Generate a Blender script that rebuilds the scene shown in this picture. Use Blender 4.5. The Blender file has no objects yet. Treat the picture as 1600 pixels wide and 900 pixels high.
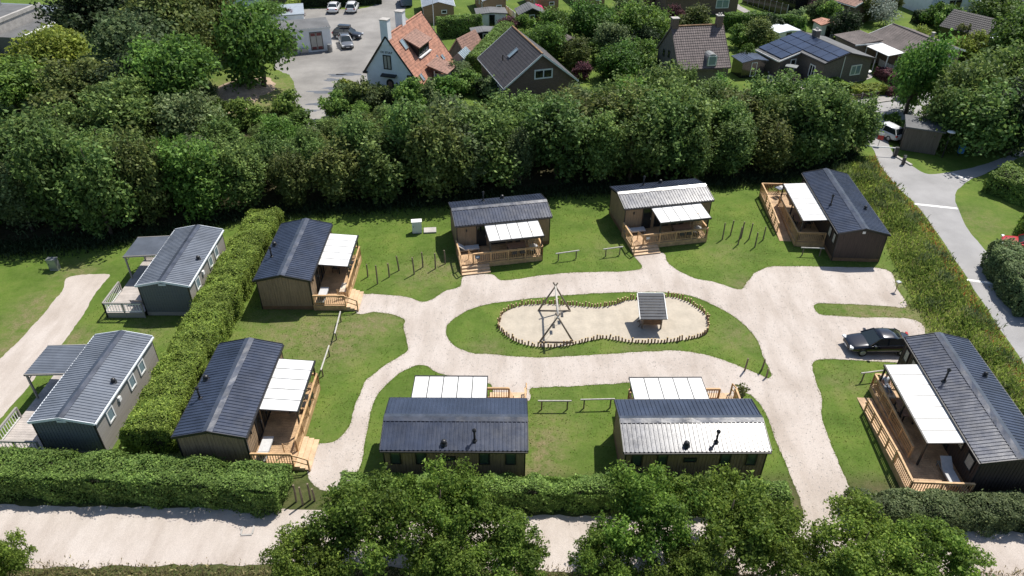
import bpy, bmesh, math, random
import numpy as np
from mathutils import Vector, Matrix
R = math.radians
S = bpy.context.scene
COL = S.collection

# ------------------------------------------------------------------ camera, sky, sun, exposure
cd = bpy.data.cameras.new('camera'); cam = bpy.data.objects.new('camera', cd); COL.objects.link(cam)
cd.lens = 36 * 1156.6 / 1600; cd.sensor_width = 36; cd.clip_end = 2000
_p, _r = R(35.5126), R(0.3814)
_fw = Vector((0, math.cos(_p), -math.sin(_p))); _rt = Vector((1, 0, 0)); _up = Vector((0, math.sin(_p), math.cos(_p)))
_r2 = math.cos(_r) * _rt + math.sin(_r) * _up; _u2 = -math.sin(_r) * _rt + math.cos(_r) * _up
_m = Matrix((_r2, _u2, -_fw)).transposed().to_4x4(); _m.translation = (0, 0, 34.358)
cam.matrix_world = _m
S.camera = cam
SUN_AZ, SUN_EL = 49, 58.5          # direction towards the sun, degrees from +X
w = bpy.data.worlds.new('World'); S.world = w; w.use_nodes = True
nt = w.node_tree; sky = nt.nodes.new('ShaderNodeTexSky'); sky.sky_type = 'NISHITA'; sky.sun_disc = False
sky.sun_elevation = R(SUN_EL); sky.sun_rotation = R(90 - SUN_AZ)
nt.nodes['Background'].inputs['Strength'].default_value = 0.095
nt.links.new(sky.outputs[0], nt.nodes['Background'].inputs[0])
sl = bpy.data.lights.new('sun', 'SUN'); sl.energy = 4.6; sl.angle = R(0.5); sl.color = (1, .95, .87)
so = bpy.data.objects.new('sun', sl); COL.objects.link(so)
so.rotation_euler = Vector((math.cos(R(SUN_EL)) * math.cos(R(SUN_AZ)), math.cos(R(SUN_EL)) * math.sin(R(SUN_AZ)), math.sin(R(SUN_EL)))).to_track_quat('Z', 'Y').to_euler()
so.location = (40, 60, 80)
S.view_settings.view_transform = 'Standard'; S.view_settings.look = 'None'
S.view_settings.exposure = 0.38; S.view_settings.gamma = 1; S.view_settings.use_curve_mapping = False
S.render.engine = 'CYCLES'

rng = np.random.default_rng(7); random.seed(7)

# ------------------------------------------------------------------ materials
MT = {}
def nodes(name):
    m = bpy.data.materials.new(name); m.use_nodes = True; MT[name] = m
    t = m.node_tree; return m, t, t.nodes['Principled BSDF'], t.nodes['Material Output']
def N(t, kind, **kw):
    n = t.nodes.new('ShaderNode' + kind)
    for k, v in kw.items():
        if k in n.inputs.keys(): n.inputs[k].default_value = v
        else: setattr(n, k, v)
    return n
def noise(t, scale, stretch=(1, 1, 1), detail=5, rough=.6):
    g = N(t, 'NewGeometry'); mp = N(t, 'Mapping'); mp.inputs['Scale'].default_value = stretch
    t.links.new(g.outputs['Position'], mp.inputs[0])
    n = N(t, 'TexNoise'); n.inputs['Scale'].default_value = scale; n.inputs['Detail'].default_value = detail; n.inputs['Roughness'].default_value = rough
    t.links.new(mp.outputs[0], n.inputs['Vector']); return n.outputs['Fac']
def ramp(t, fac, stops):
    r = N(t, 'ValToRGB'); e = r.color_ramp.elements
    while len(e) < len(stops): e.new(.5)
    for el, (p, c) in zip(e, stops): el.position = p; el.color = (*c, 1)
    t.links.new(fac, r.inputs[0]); return r.outputs[0]
def mix(t, fac, a, b, mode='MIX'):
    n = N(t, 'Mix', data_type='RGBA', blend_type=mode)
    for i, v in ((0, fac), (6, a), (7, b)):
        if hasattr(v, 'node'): t.links.new(v, n.inputs[i])
        elif i == 0: n.inputs[0].default_value = v
        else: n.inputs[i].default_value = (*v, 1)
    return n.outputs[2]
def sc(c, k): return tuple(min(1, max(0, v * k)) for v in c)
def M(name, c, r=.6, ns=3, na=.25, metal=0, bump=0, bs=40, st=(1, 1, 1), c2=None, fine=0, spec=.5, coat=0):
    m, t, b, o = nodes(name)
    f = noise(t, ns, st)
    col = ramp(t, f, [(.3, sc(c, 1 - na)), (.7, c2 or sc(c, 1 + na))])
    if fine:
        f2 = noise(t, bs, st, 3); col = mix(t, fine, col, ramp(t, f2, [(.3, (.25,) * 3), (.7, (.75,) * 3)]), 'OVERLAY')
    t.links.new(col, b.inputs['Base Color'])
    b.inputs['Roughness'].default_value = r; b.inputs['Metallic'].default_value = metal
    b.inputs['Specular IOR Level'].default_value = spec; b.inputs['Coat Weight'].default_value = coat
    if bump:
        bp = N(t, 'Bump'); bp.inputs['Strength'].default_value = bump; bp.inputs['Distance'].default_value = .03
        t.links.new(noise(t, bs, st, 4), bp.inputs['Height']); t.links.new(bp.outputs[0], b.inputs['Normal'])
    return m
def LEAF(name, c1, c2, trans=.35, var=.22):
    m, t, b, o = nodes(name)
    g = N(t, 'NewGeometry'); oi = N(t, 'ObjectInfo')
    col = ramp(t, g.outputs['Random Per Island'], [(0, c1), (.8, c2), (1, sc(c2, 1.5))])
    at = N(t, 'Attribute', attribute_name='tone'); mt_ = N(t, 'MapRange'); mt_.inputs[3].default_value = .62; mt_.inputs[4].default_value = 1.38; t.links.new(at.outputs['Fac'], mt_.inputs[0])
    hs0 = N(t, 'HueSaturation'); t.links.new(mt_.outputs[0], hs0.inputs['Value']); t.links.new(col, hs0.inputs['Color']); col = hs0.outputs[0]
    hs = N(t, 'HueSaturation')
    mh = N(t, 'MapRange'); mh.inputs[3].default_value = .482; mh.inputs[4].default_value = .508; t.links.new(oi.outputs['Random'], mh.inputs[0])
    ml = N(t, 'Math', operation='MULTIPLY'); ml.inputs[1].default_value = 7.31; t.links.new(oi.outputs['Random'], ml.inputs[0])
    fr = N(t, 'Math', operation='FRACT'); t.links.new(ml.outputs[0], fr.inputs[0])
    mv = N(t, 'MapRange'); mv.inputs[3].default_value = 1 - var; mv.inputs[4].default_value = 1 + var; t.links.new(fr.outputs[0], mv.inputs[0])
    t.links.new(mh.outputs[0], hs.inputs['Hue']); t.links.new(mv.outputs[0], hs.inputs['Value']); hs.inputs['Saturation'].default_value = .97
    t.links.new(col, hs.inputs['Color'])
    t.links.new(hs.outputs[0], b.inputs['Base Color']); b.inputs['Roughness'].default_value = .6; b.inputs['Specular IOR Level'].default_value = .2
    tr = N(t, 'BsdfTranslucent'); br = N(t, 'HueSaturation'); br.inputs['Value'].default_value = 1.7; br.inputs['Hue'].default_value = .488
    t.links.new(hs.outputs[0], br.inputs['Color']); t.links.new(br.outputs[0], tr.inputs['Color'])
    mx = N(t, 'MixShader'); mx.inputs[0].default_value = trans
    t.links.new(b.outputs[0], mx.inputs[1]); t.links.new(tr.outputs[0], mx.inputs[2]); t.links.new(mx.outputs[0], o.inputs[0])
    return m

M('roof_metal', (.034, .044, .072), .24, .7, .3, 0, .06, 14, spec=.75)
M('roof_mid', (.15, .168, .2), .4, .7, .2, 0, .06, 14, spec=.6)
M('ridge_metal', (.05, .059, .082), .27, 1.2, .35, 0, .12, 6, spec=.75)
M('wood_wall', (.29, .205, .125), .75, 2.2, .28, 0, .25, 9, (6, 6, .35), fine=.35)
M('wood_dark', (.06, .042, .034), .65, 2.2, .35, 0, .25, 9, (6, 6, .35), fine=.3)
M('wood_skirt', (.2, .115, .06), .75, 3, .3, 0, .2, 9, (1, 1, 4))
M('pine', (.52, .33, .165), .65, 2.5, .28, 0, .15, 20, fine=.2)
M('pine_pale', (.56, .40, .25), .65, 2.5, .2, 0, .15, 20, fine=.2)
M('deck', (.47, .31, .175), .65, 1.5, .33, 0, .1, 12, (1, 1, 1), fine=.3)
M('deck_grey', (.42, .38, .35), .7, 1.5, .2)
M('frame_black', (.02, .02, .022), .4)
M('white_paint', (.78, .78, .76), .5, 2, .07)
M('white_trim', (.72, .76, .8), .4, 2, .07)
M('grey_wall', (.125, .138, .145), .6, 1.5, .12, st=(.3, .3, 8))
M('beige_wall', (.3, .28, .255), .6, 2, .12, st=(.3, .3, 8))
M('metal_grey', (.35, .37, .38), .35, 2, .1, .6)
M('bare_soil', (.33, .245, .175), .95, 1.5, .3, 0, .4, 9, fine=.35)
M('shed_wood', (.15, .122, .098), .8, 2.2, .3, 0, .2, 9, (6, 6, .35))
M('door_red', (.17, .045, .045), .6, 3, .2)
M('bark', (.1, .078, .056), .9, 5, .4, 0, .6, 18, (1, 1, .3))
M('post_wood', (.2, .155, .11), .85, 6, .4, 0, .3, 20, (2, 2, .4))
M('stake_wood', (.26, .15, .09), .85, 6, .4, 0, .3, 20, (2, 2, .4))
M('post_top', (.5, .38, .2), .8, 6, .3)
M('rail_grey', (.44, .42, .38), .8, 5, .25)
M('log_grey', (.2, .165, .13), .8, 6, .35, 0, .3, 15)
M('sand', (.44, .39, .315), .95, .8, .12, 0, .3, 6, fine=.12)
M('roof_matt', (.05, .056, .068), .6, 2, .25, spec=.3)
M('white_wall', (.82, .85, .87), .8, 1.2, .07, 0, .12, 14)
M('brick_brown', (.17, .115, .09), .85, 4, .3, 0, .2, 20, (1, 1, 3), fine=.35)
M('brick_grey', (.15, .125, .11), .85, 4, .3, 0, .2, 20, (1, 1, 3), fine=.35)
M('brick_tan', (.24, .19, .145), .85, 4, .3, 0, .2, 20, (1, 1, 3), fine=.35)
M('tile_orange', (.36, .165, .105), .7, 1.8, .4, 0, .2, 8, fine=.4)
M('tile_brown', (.25, .14, .105), .75, 2.5, .35, 0, .2, 8, fine=.4)
M('tile_dark', (.052, .047, .048), .6, 1.8, .3, 0, .2, 8, fine=.3)
M('tile_mauve', (.135, .105, .10), .65, 1.8, .35, 0, .2, 8, fine=.3)
M('tile_ridge', (.26, .15, .075), .8, 3, .35)
M('shingle', (.125, .105, .098), .9, .6, .3, 0, .3, 6, fine=.45)
M('roof_felt', (.12, .122, .125), .85, .5, .25, 0, .15, 8, fine=.2)
M('roof_sheet_grey', (.3, .34, .38), .45, 1, .15)
M('chalet_wood', (.3, .19, .11), .75, 2.5, .25, 0, .2, 8, (.4, .4, 7))
M('concrete', (.4, .38, .355), .9, 1.5, .2, 0, .2, 15)
M('black_paint', (.012, .013, .016), .25, 2, .1, coat=.6)
M('car_navy', (.012, .014, .022), .22, 2, .1, .3, coat=1)
M('car_white', (.72, .73, .74), .3, 2, .04, coat=.8)
M('car_silver', (.2, .21, .225), .3, 2, .05, .5, coat=.8)
M('car_red', (.45, .03, .035), .3, 2, .05, coat=.8)
M('car_blue', (.06, .1, .2), .3, 2, .05, coat=.8)
M('tyre', (.018, .018, .018), .85)
M('headlamp', (.75, .77, .8), .1)
M('rear_lamp', (.4, .02, .02), .2)
M('cushion', (.5, .5, .5), .9, 6, .1)
M('cushion_cream', (.6, .52, .42), .9, 6, .1)
M('table_brown', (.27, .16, .115), .6, 3, .2, st=(1, 6, 1))
M('rattan', (.5, .36, .2), .7, 8, .3)
M('shirt', (.66, .7, .76), .9, 4, .12)
M('trousers', (.17, .19, .23), .9, 4, .15)
M('skin', (.5, .32, .24), .6, 4, .08)
M('hair', (.13, .11, .1), .7, 4, .2)
M('blue_bin', (.05, .2, .5), .45)
M('teal_sign', (.03, .16, .3), .5)
M('pink', (.75, .12, .35), .7)
M('red_sign', (.5, .04, .03), .5)
M('orange', (.7, .26, .04), .6)
M('blue_tarp', (.05, .22, .6), .5)
M('solar', (.024, .038, .075), .22, .6, .3, spec=.8)
M('stone_grey', (.3, .29, .27), .9, 3, .3, 0, .4, 12)
M('asphalt', (.30, .295, .295), .9, .35, .14, 0, .15, 60, fine=.18)
M('lot', (.235, .225, .212), .9, .16, .3, 0, .2, 20, fine=.3)
M('pavement', (.30, .285, .275), .9, 1, .12, 0, .1, 40, fine=.2)
M('line_white', (.72, .72, .7), .8, 4, .12)
M('puddle', (.13, .135, .145), .35, .6, .3)
M('curtain', (.45, .42, .36), .8, 8, .2)
def GLASS(name, c, r=.06):
    m, t, b, o = nodes(name); b.inputs['Base Color'].default_value = (*c, 1); b.inputs['Roughness'].default_value = r
    b.inputs['Specular IOR Level'].default_value = .8
GLASS('glass_dark', (.012, .016, .018)); GLASS('glass_car', (.02, .028, .03)); GLASS('glass_pale', (.2, .27, .3), .12); GLASS('glass_green', (.055, .085, .065), .1)
def POLY(name):
    m, t, b, o = nodes(name); t.links.new(ramp(t, noise(t, 1.3, (1, 1, 1), 6, .7), [(.3, (.72, .71, .68)), (.55, (.88, .88, .87))]), b.inputs['Base Color']); b.inputs['Roughness'].default_value = .4
    tr = N(t, 'BsdfTranslucent'); tr.inputs['Color'].default_value = (.75, .74, .7, 1)
    mx = N(t, 'MixShader'); mx.inputs[0].default_value = .18
    t.links.new(b.outputs[0], mx.inputs[1]); t.links.new(tr.outputs[0], mx.inputs[2]); t.links.new(mx.outputs[0], o.inputs[0])
POLY('polycarbonate')
def GRAVEL():
    m, t, b, o = nodes('gravel')
    a = ramp(t, noise(t, .25, detail=6), [(.3, (.43, .375, .332)), (.5, (.49, .435, .392)), (.72, (.53, .478, .438))])
    f = ramp(t, noise(t, 28, detail=4, rough=.75), [(.3, (.27,) * 3), (.5, (.52,) * 3), (.72, (.72,) * 3)])
    c = mix(t, .5, a, f, 'OVERLAY')
    tr = ramp(t, noise(t, .9, (1, .22, 1)), [(.38, (.55, .5, .44)), (.58, (1, 1, 1))])
    c = mix(t, .3, c, tr, 'MULTIPLY')
    sp = ramp(t, noise(t, 2.2, detail=8, rough=.8), [(.28, (.42, .37, .3)), (.42, (1, 1, 1))])
    c = mix(t, .38, c, sp, 'MULTIPLY')
    t.links.new(c, b.inputs['Base Color']); b.inputs['Roughness'].default_value = .95; b.inputs['Specular IOR Level'].default_value = .2
    bp = N(t, 'Bump'); bp.inputs['Strength'].default_value = .6; bp.inputs['Distance'].default_value = .03
    t.links.new(noise(t, 22, detail=5, rough=.8), bp.inputs['Height']); t.links.new(bp.outputs[0], b.inputs['Normal'])
GRAVEL()
def GROUND():
    m, t, b, o = nodes('grass_ground')
    g1 = ramp(t, noise(t, .35, detail=7), [(.3, (.063, .115, .015)), (.5, (.092, .156, .022)), (.7, (.138, .19, .034))])
    g2 = ramp(t, noise(t, 5, detail=6, rough=.75), [(.25, (.25,) * 3), (.5, (.5,) * 3), (.75, (.76,) * 3)])
    c = mix(t, .42, g1, g2, 'OVERLAY')
    at = N(t, 'Attribute', attribute_name='dry'); 
    dn = N(t, 'Math', operation='MULTIPLY'); t.links.new(at.outputs['Fac'], dn.inputs[0])
    rr = N(t, 'MapRange'); rr.inputs[1].default_value = .32; rr.inputs[2].default_value = .62; t.links.new(noise(t, 1.4, detail=7, rough=.7), rr.inputs[0]); t.links.new(rr.outputs[0], dn.inputs[1])
    dry = ramp(t, noise(t, 8, detail=4), [(.3, (.13, .125, .05)), (.7, (.26, .215, .125))])
    c = mix(t, dn.outputs[0], c, dry)
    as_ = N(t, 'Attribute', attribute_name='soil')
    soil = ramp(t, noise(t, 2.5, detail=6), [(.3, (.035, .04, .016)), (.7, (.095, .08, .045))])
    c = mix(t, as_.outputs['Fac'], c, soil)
    t.links.new(c, b.inputs['Base Color']); b.inputs['Roughness'].default_value = .9; b.inputs['Specular IOR Level'].default_value = .15
    bp = N(t, 'Bump'); bp.inputs['Strength'].default_value = .8; bp.inputs['Distance'].default_value = .06
    t.links.new(noise(t, 13, detail=5, rough=.8), bp.inputs['Height']); t.links.new(bp.outputs[0], b.inputs['Normal'])
GROUND()
LEAF('leaf_belt', (0.043, 0.091, 0.020), (0.128, 0.197, 0.049), 0.28)
LEAF('leaf_green', (0.041, 0.102, 0.018), (0.118, 0.223, 0.037), 0.3)
LEAF('leaf_olive', (0.054, 0.089, 0.021), (0.135, 0.164, 0.045), 0.3)
LEAF('leaf_grey', (0.055, 0.098, 0.036), (0.145, 0.196, 0.081))
LEAF('leaf_bank', (.10, .18, .026), (.24, .31, .062), .5, .05)
LEAF('leaf_lawn', (.07, .12, .018), (.18, .215, .05), .4, .05)
LEAF('leaf_silver', (0.130, 0.160, 0.130), (0.280, 0.320, 0.270))
LEAF('leaf_oak', (.046, .10, .012), (.14, .215, .032), .38)
LEAF('leaf_hedge', (.075, .155, .02), (.22, .32, .052), .32, .08)
LEAF('leaf_hedge_green', (0.059, 0.125, 0.023), (0.163, 0.259, 0.056), .32, .1)
LEAF('leaf_dark', (0.012, 0.028, 0.010), (0.040, 0.065, 0.024), .2)
LEAF('leaf_yellow', (.095, .145, .02), (.20, .24, .038))
LEAF('leaf_purple', (0.058, 0.026, 0.032), (0.145, 0.065, 0.072))
LEAF('leaf_rust', (0.232, 0.080, 0.029), (0.435, 0.174, 0.051))
LEAF('leaf_gold', (0.350, 0.180, 0.020), (0.550, 0.330, 0.040))
LEAF('leaf_pink', (0.400, 0.030, 0.080), (0.700, 0.080, 0.160))
LEAF('leaf_straw', (0.160, 0.135, 0.055), (0.300, 0.260, 0.130), .3)
M('hedge_light_block', (.022, .024, .012), .95, 4, .3)  # dark colour of the added core that blocks light inside hedges

for nm_, lo_, hi_ in (('roof_metal', .23, .32), ('ridge_metal', .22, .38), ('roof_mid', .33, .45)):
    t_ = MT[nm_].node_tree; mr = N(t_, 'MapRange'); mr.inputs[1].default_value = .35; mr.inputs[2].default_value = .65; mr.inputs[3].default_value = lo_; mr.inputs[4].default_value = hi_
    t_.links.new(noise(t_, 1.6, (1, 1, 1), 6, .7), mr.inputs[0]); t_.links.new(mr.outputs[0], t_.nodes['Principled BSDF'].inputs['Roughness'])
# ------------------------------------------------------------------ mesh helpers
class MB:
    def __init__(s): s.v = []; s.f = []
    def add(s, vs, fs):
        k = len(s.v); s.v += [tuple(p) for p in vs]; s.f += [tuple(i + k for i in f) for f in fs]; return s
    def box(s, c, d, u=(1, 0, 0), v=(0, 1, 0)):
        c = Vector(c); u = Vector(u).normalized(); v = Vector(v); v = v - u * v.dot(u)
        if v.length < .05: v = Vector((0, 0, 1)).cross(u)
        v.normalize(); n = u.cross(v)
        P = [c + u * (a * d[0] / 2) + v * (b * d[1] / 2) + n * (e * d[2] / 2) for a in (-1, 1) for b in (-1, 1) for e in (-1, 1)]
        return s.add(P, [(0, 1, 3, 2), (4, 6, 7, 5), (0, 4, 5, 1), (2, 3, 7, 6), (0, 2, 6, 4), (1, 5, 7, 3)])
    def bb(s, x0, x1, y0, y1, z0, z1): return s.box(((x0 + x1) / 2, (y0 + y1) / 2, (z0 + z1) / 2), (x1 - x0, y1 - y0, z1 - z0))
    def bar(s, p, q, a, b=None):
        p = Vector(p); q = Vector(q); d = q - p; up = Vector((0, 0, 1)) if abs(d.normalized().z) < .95 else Vector((0, 1, 0))
        return s.box((p + q) / 2, (d.length, a, b or a), d, d.cross(up))
    def tube(s, pts, rs, n=8, cap=True):
        pts = [Vector(p) for p in pts]; rs = rs if hasattr(rs, '__len__') else [rs] * len(pts); V = []; F = []
        for i, p in enumerate(pts):
            d = (pts[min(i + 1, len(pts) - 1)] - pts[max(i - 1, 0)]).normalized()
            a = d.cross(Vector((0, 0, 1)) if abs(d.z) < .9 else Vector((1, 0, 0))).normalized(); b = d.cross(a)
            V += [p + (a * math.cos(2 * math.pi * k / n) + b * math.sin(2 * math.pi * k / n)) * rs[i] for k in range(n)]
        for i in range(len(pts) - 1):
            F += [(i * n + k, i * n + (k + 1) % n, (i + 1) * n + (k + 1) % n, (i + 1) * n + k) for k in range(n)]
        if cap: F += [tuple(range(n))[::-1], tuple(range((len(pts) - 1) * n, len(pts) * n))]
        return s.add(V, F)
    def poly(s, P, Q):           # two matching loops joined as a solid
        n = len(P); return s.add(list(P) + list(Q), [tuple(range(n)), tuple(range(2 * n - 1, n - 1, -1))] + [(i, i + n, (i + 1) % n + n, (i + 1) % n) for i in range(n)])
    def lathe(s, prof, c=(0, 0, 0), n=16):
        V = []; F = []
        for r, z in prof: V += [(c[0] + r * math.cos(2 * math.pi * k / n), c[1] + r * math.sin(2 * math.pi * k / n), c[2] + z) for k in range(n)]
        for i in range(len(prof) - 1): F += [(i * n + k, i * n + (k + 1) % n, (i + 1) * n + (k + 1) % n, (i + 1) * n + k) for k in range(n)]
        return s.add(V, F)
    def mesh(s, name, mat, smooth=False):
        me = bpy.data.meshes.new(name); me.from_pydata(s.v, [], s.f); me.validate(); me.materials.append(MT[mat])
        if smooth: me.polygons.foreach_set('use_smooth', [True] * len(me.polygons))
        me.update(); return me
    def ob(s, name, mat, parent=None, smooth=False, kind=None): return link(name, s.mesh(name, mat, smooth), parent, kind)
def link(name, data, parent=None, kind=None):
    o = bpy.data.objects.new(name, data); COL.objects.link(o)
    if parent is not None: o.parent = parent
    if kind: o['kind'] = kind
    return o
def tag(o, label, cat, group=None):
    o['label'] = label; o['category'] = cat
    if group: o['group'] = group
    return o
def thing(name, label, cat, loc=(0, 0, 0), rz=0, group=None):
    o = link(name, None); o.location = loc if len(loc) == 3 else (*loc, 0); o.rotation_euler = (0, 0, R(rz)); o.empty_display_size = .3
    return tag(o, label, cat, group)
def kids(o): return [c for c in COL.objects if c.parent == o]
KID = {}
def copy_tree(o, parent=None):
    c = o.copy(); COL.objects.link(c); c.parent = parent
    if o.name not in KID: KID[o.name] = [k for k in o.children]
    for ch in KID[o.name]: copy_tree(ch, c)
    return c
def dup(o, loc, rz, label, scale=None):
    c = copy_tree(o); c.location = loc if len(loc) == 3 else (*loc, 0); c.rotation_euler = (0, 0, R(rz)); c['label'] = label
    if scale is not None: c.scale = scale if hasattr(scale, '__len__') else (scale,) * 3
    return c
def quads(name, V, mat, tone=None):          # V: (n,4,3)
    n = len(V); me = bpy.data.meshes.new(name)
    me.vertices.add(n * 4); me.vertices.foreach_set('co', V.reshape(-1).astype(np.float32))
    me.loops.add(n * 4); me.loops.foreach_set('vertex_index', np.arange(n * 4, dtype=np.int32))
    me.polygons.add(n); me.polygons.foreach_set('loop_start', np.arange(0, n * 4, 4, dtype=np.int32))
    try: me.polygons.foreach_set('loop_total', np.full(n, 4, dtype=np.int32))
    except Exception: pass
    me.materials.append(MT[mat]); me.update(calc_edges=True)
    ta = me.attributes.new('tone', 'FLOAT', 'FACE'); ta.data.foreach_set('value', (np.full(n, .5) if tone is None else tone).astype(np.float32)); return me
def leaves(P, nrm, size, rg, spread=.9, asp=.62):
    n = len(P); d = nrm + rg.normal(0, spread, (n, 3)); d /= np.linalg.norm(d, axis=1, keepdims=True) + 1e-9
    a = np.cross(d, rg.normal(0, 1, (n, 3))); a /= np.linalg.norm(a, axis=1, keepdims=True) + 1e-9; b = np.cross(d, a)
    s = size * rg.uniform(.6, 1.35, (n, 1)); a = a * s * .62; b = b * s * asp * .62
    return np.stack([P - a, P - b * .95 + a * .1, P + a, P + b * .95 + a * .1], 1)
def vnoise(P, f, seed=0):         # cheap smooth noise, about -1..1
    q = np.asarray(P) * f; s = seed * 1.7
    return (np.sin(q[:, 0] * 1.0 + 1.3 * np.sin(q[:, 1] * .7 + s) + s) + np.sin(q[:, 1] * 1.1 + 1.1 * np.sin(q[:, 0] * .9 + 2 * s)) + (np.sin(q[:, 2] * 1.2 + q[:, 0] * .6 + s) if q.shape[1] > 2 else 0)) / 2.6
# ------------------------------------------------------------------ ground
def smooth_poly(P, step=.25, amp=.06, closed=True, seed=1):
    P = np.array(P, float); n = len(P); out = []
    for i in range(n if closed else n - 1):
        p0, p1, p2, p3 = (P[(i - 1) % n], P[i], P[(i + 1) % n], P[(i + 2) % n]) if closed else (P[max(i - 1, 0)], P[i], P[i + 1], P[min(i + 2, n - 1)])
        k = max(1, int(np.linalg.norm(p2 - p1) / step))
        for t in np.arange(k) / k:
            out.append(.5 * (2 * p1 + (p2 - p0) * t + (2 * p0 - 5 * p1 + 4 * p2 - p3) * t * t + (3 * p1 - p0 - 3 * p2 + p3) * t ** 3))
    if not closed: out.append(P[-1])
    out = np.array(out)
    if amp:
        rg = np.random.default_rng(seed)
        out += np.stack([vnoise(out, 2.1, seed), vnoise(out, 2.3, seed + 3)], 1) * amp + rg.normal(0, amp * .35, out.shape)
    return out
def sheet(name, outer, z, mat, holes=(), parent=None, hf=None):
    bm = bmesh.new(); ed = []
    for loop in [outer, *holes]:
        vs = [bm.verts.new((p[0], p[1], z + (hf(p[0], p[1]) if hf else 0))) for p in loop]
        ed += [bm.edges.new((vs[i], vs[(i + 1) % len(vs)])) for i in range(len(vs))]
    bmesh.ops.triangle_fill(bm, use_beauty=True, use_dissolve=False, edges=ed)
    for f in bm.faces:
        if f.normal.z < 0: f.normal_flip()
    me = bpy.data.meshes.new(name); bm.to_mesh(me); bm.free(); me.materials.append(MT[mat])
    o = link(name, me, parent)
    if parent is None: o['kind'] = 'structure'
    return o
LANE_L = [(40.28, 79.48), (39.16, 74.03), (38.44, 70.60), (38.11, 65.89), (38.41, 62.38), (38.27, 59.24), (37.36, 51.33), (36.47, 44.55), (35.88, 39.15), (35.12, 32.09)]
LANE_R = [(39.13, 32.12), (40.45, 40.01), (41.22, 46.47), (41.22, 51.38), (40.90, 53.53), (41.03, 55.39), (41.21, 57.79), (42.17, 61.56), (43.42, 64.63), (45.97, 67.24), (48.41, 68.83), (52.83, 71.88), (59.40, 76.15), (60.41, 77.87), (55.80, 74.77), (49.58, 71.11), (46.32, 69.68), (42.65, 68.75), (41.71, 70.65), (40.97, 73.10), (41.99, 77.74), (42.94, 81.35)]
_ly = np.array([p[1] for p in LANE_L][::-1]); _lx = np.array([p[0] for p in LANE_L][::-1])
MOUND = (-33.88, 89.03)
def gh(x, y):
    x = np.asarray(x, float); y = np.asarray(y, float)
    xc = np.interp(y, _ly, _lx) - 2.4
    b = .6 * np.exp(-((x - xc) / 1.25) ** 2) * np.clip((y - 28) / 6, 0, 1) * np.clip((71 - y) / 3, 0, 1)
    m = 1.6 * np.exp(-((x - MOUND[0]) / 2.9) ** 2 - ((y - MOUND[1]) / 4.6) ** 2)
    return b + m
def axis(a, b, fine, lo, hi):
    inner = np.arange(a, b + .01, fine); g = [1.5 * 1.35 ** i for i in range(30)]
    left = []; x = a
    for s in g:
        x -= s; left.append(max(x, lo))
        if x < lo: break
    right = []; x = b
    for s in g:
        x += s; right.append(min(x, hi))
        if x > hi: break
    return np.array(left[::-1] + list(inner) + right)
gx = axis(-50, 50, .6, -500, 500); gy = axis(20, 96, .6, -200, 900)
X, Y = np.meshgrid(gx, gy); Z = gh(X, Y); nx, ny = len(gx), len(gy)
idx = np.arange(nx * ny).reshape(ny, nx)
me = bpy.data.meshes.new('ground')
me.from_pydata(np.stack([X, Y, Z], -1).reshape(-1, 3).tolist(), [], np.stack([idx[:-1, :-1], idx[:-1, 1:], idx[1:, 1:], idx[1:, :-1]], -1).reshape(-1, 4).tolist())
dry = np.full(X.shape, .12); soil = np.zeros(X.shape)
for (c, r, k) in [((-9.58, 43.66), 1.5, 1), ((-12.10, 40.52), 2.2, .75), ((-16.90, 42.29), 3.2, .7), ((-13.93, 42.69), 2, .5), ((1.40, 29.51), 1.6, 1), ((2.04, 31.79), 1.3, .8), ((18.81, 48.72), 1.4, .9), ((27.20, 40.93), 1.2, .9), ((-7.34, 49.86), 2.4, .55), ((-5.88, 51.29), 1.5, .6),
                  ((16.47, 42.27), 1.7, .7), ((27.05, 45.32), 2.2, .9), ((30.40, 45.12), 1.6, .9), ((-36.42, 43.60), 1.6, .9), ((-35.77, 40.28), 1.6, 1), ((-36.73, 46.02), 1.4, .8), ((-31.61, 41.39), 1.3, .9), ((-21.21, 30.45), 2, .4), ((9.21, 40.74), 2.5, .45), ((-1.80, 40.63), 1.4, .6),
                  ((21.25, 27.79), 1.3, .9), ((-3.70, 50.37), 1, .6), ((16.01, 27.52), 1, 1), ((8.26, 53.94), 1.6, .4), ((18.11, 53.56), 2, .4), ((22.63, 37.19), 1.6, .5), ((2.91, 33.43), 2, .4), ((-14.17, 31.65), 3, .3), ((30.68, 43.55), 2, .7), ((30.95, 49.40), 1.5, .8), ((-11.47, 43.48), 1.2, .6), ((-35.67, 49.99), 1.5, .9), ((-26.74, 42.18), 2, .5),
                  (MOUND, 5.5, 1.8), ((2.73, 39.29), 2, .4), ((-62.64, 111.88), 3, .2), ((39.59, 55.91), 1.6, .7), ((43.02, 59.30), 2.4, .5)]:
    dry += .95 * k * np.exp(-((X - c[0]) ** 2 + (Y - c[1]) ** 2) / r ** 2)
dry += .45 * np.exp(-((X - np.interp(Y, _ly, _lx) + 2.6) / 2.4) ** 2) * (Y < 72)
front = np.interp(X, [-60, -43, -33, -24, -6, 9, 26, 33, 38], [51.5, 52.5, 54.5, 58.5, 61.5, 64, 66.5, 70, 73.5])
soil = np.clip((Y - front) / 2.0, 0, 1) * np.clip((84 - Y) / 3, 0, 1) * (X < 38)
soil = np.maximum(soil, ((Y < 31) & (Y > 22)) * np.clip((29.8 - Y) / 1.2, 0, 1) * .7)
soil = np.maximum(soil, np.clip(1 - np.hypot(X + 55, Y - 92) / 20, 0, 1) * .5)
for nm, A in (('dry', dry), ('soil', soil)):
    a = me.attributes.new(nm, 'FLOAT', 'POINT'); a.data.foreach_set('value', np.clip(A, 0, 1).reshape(-1).astype(np.float32))
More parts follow.
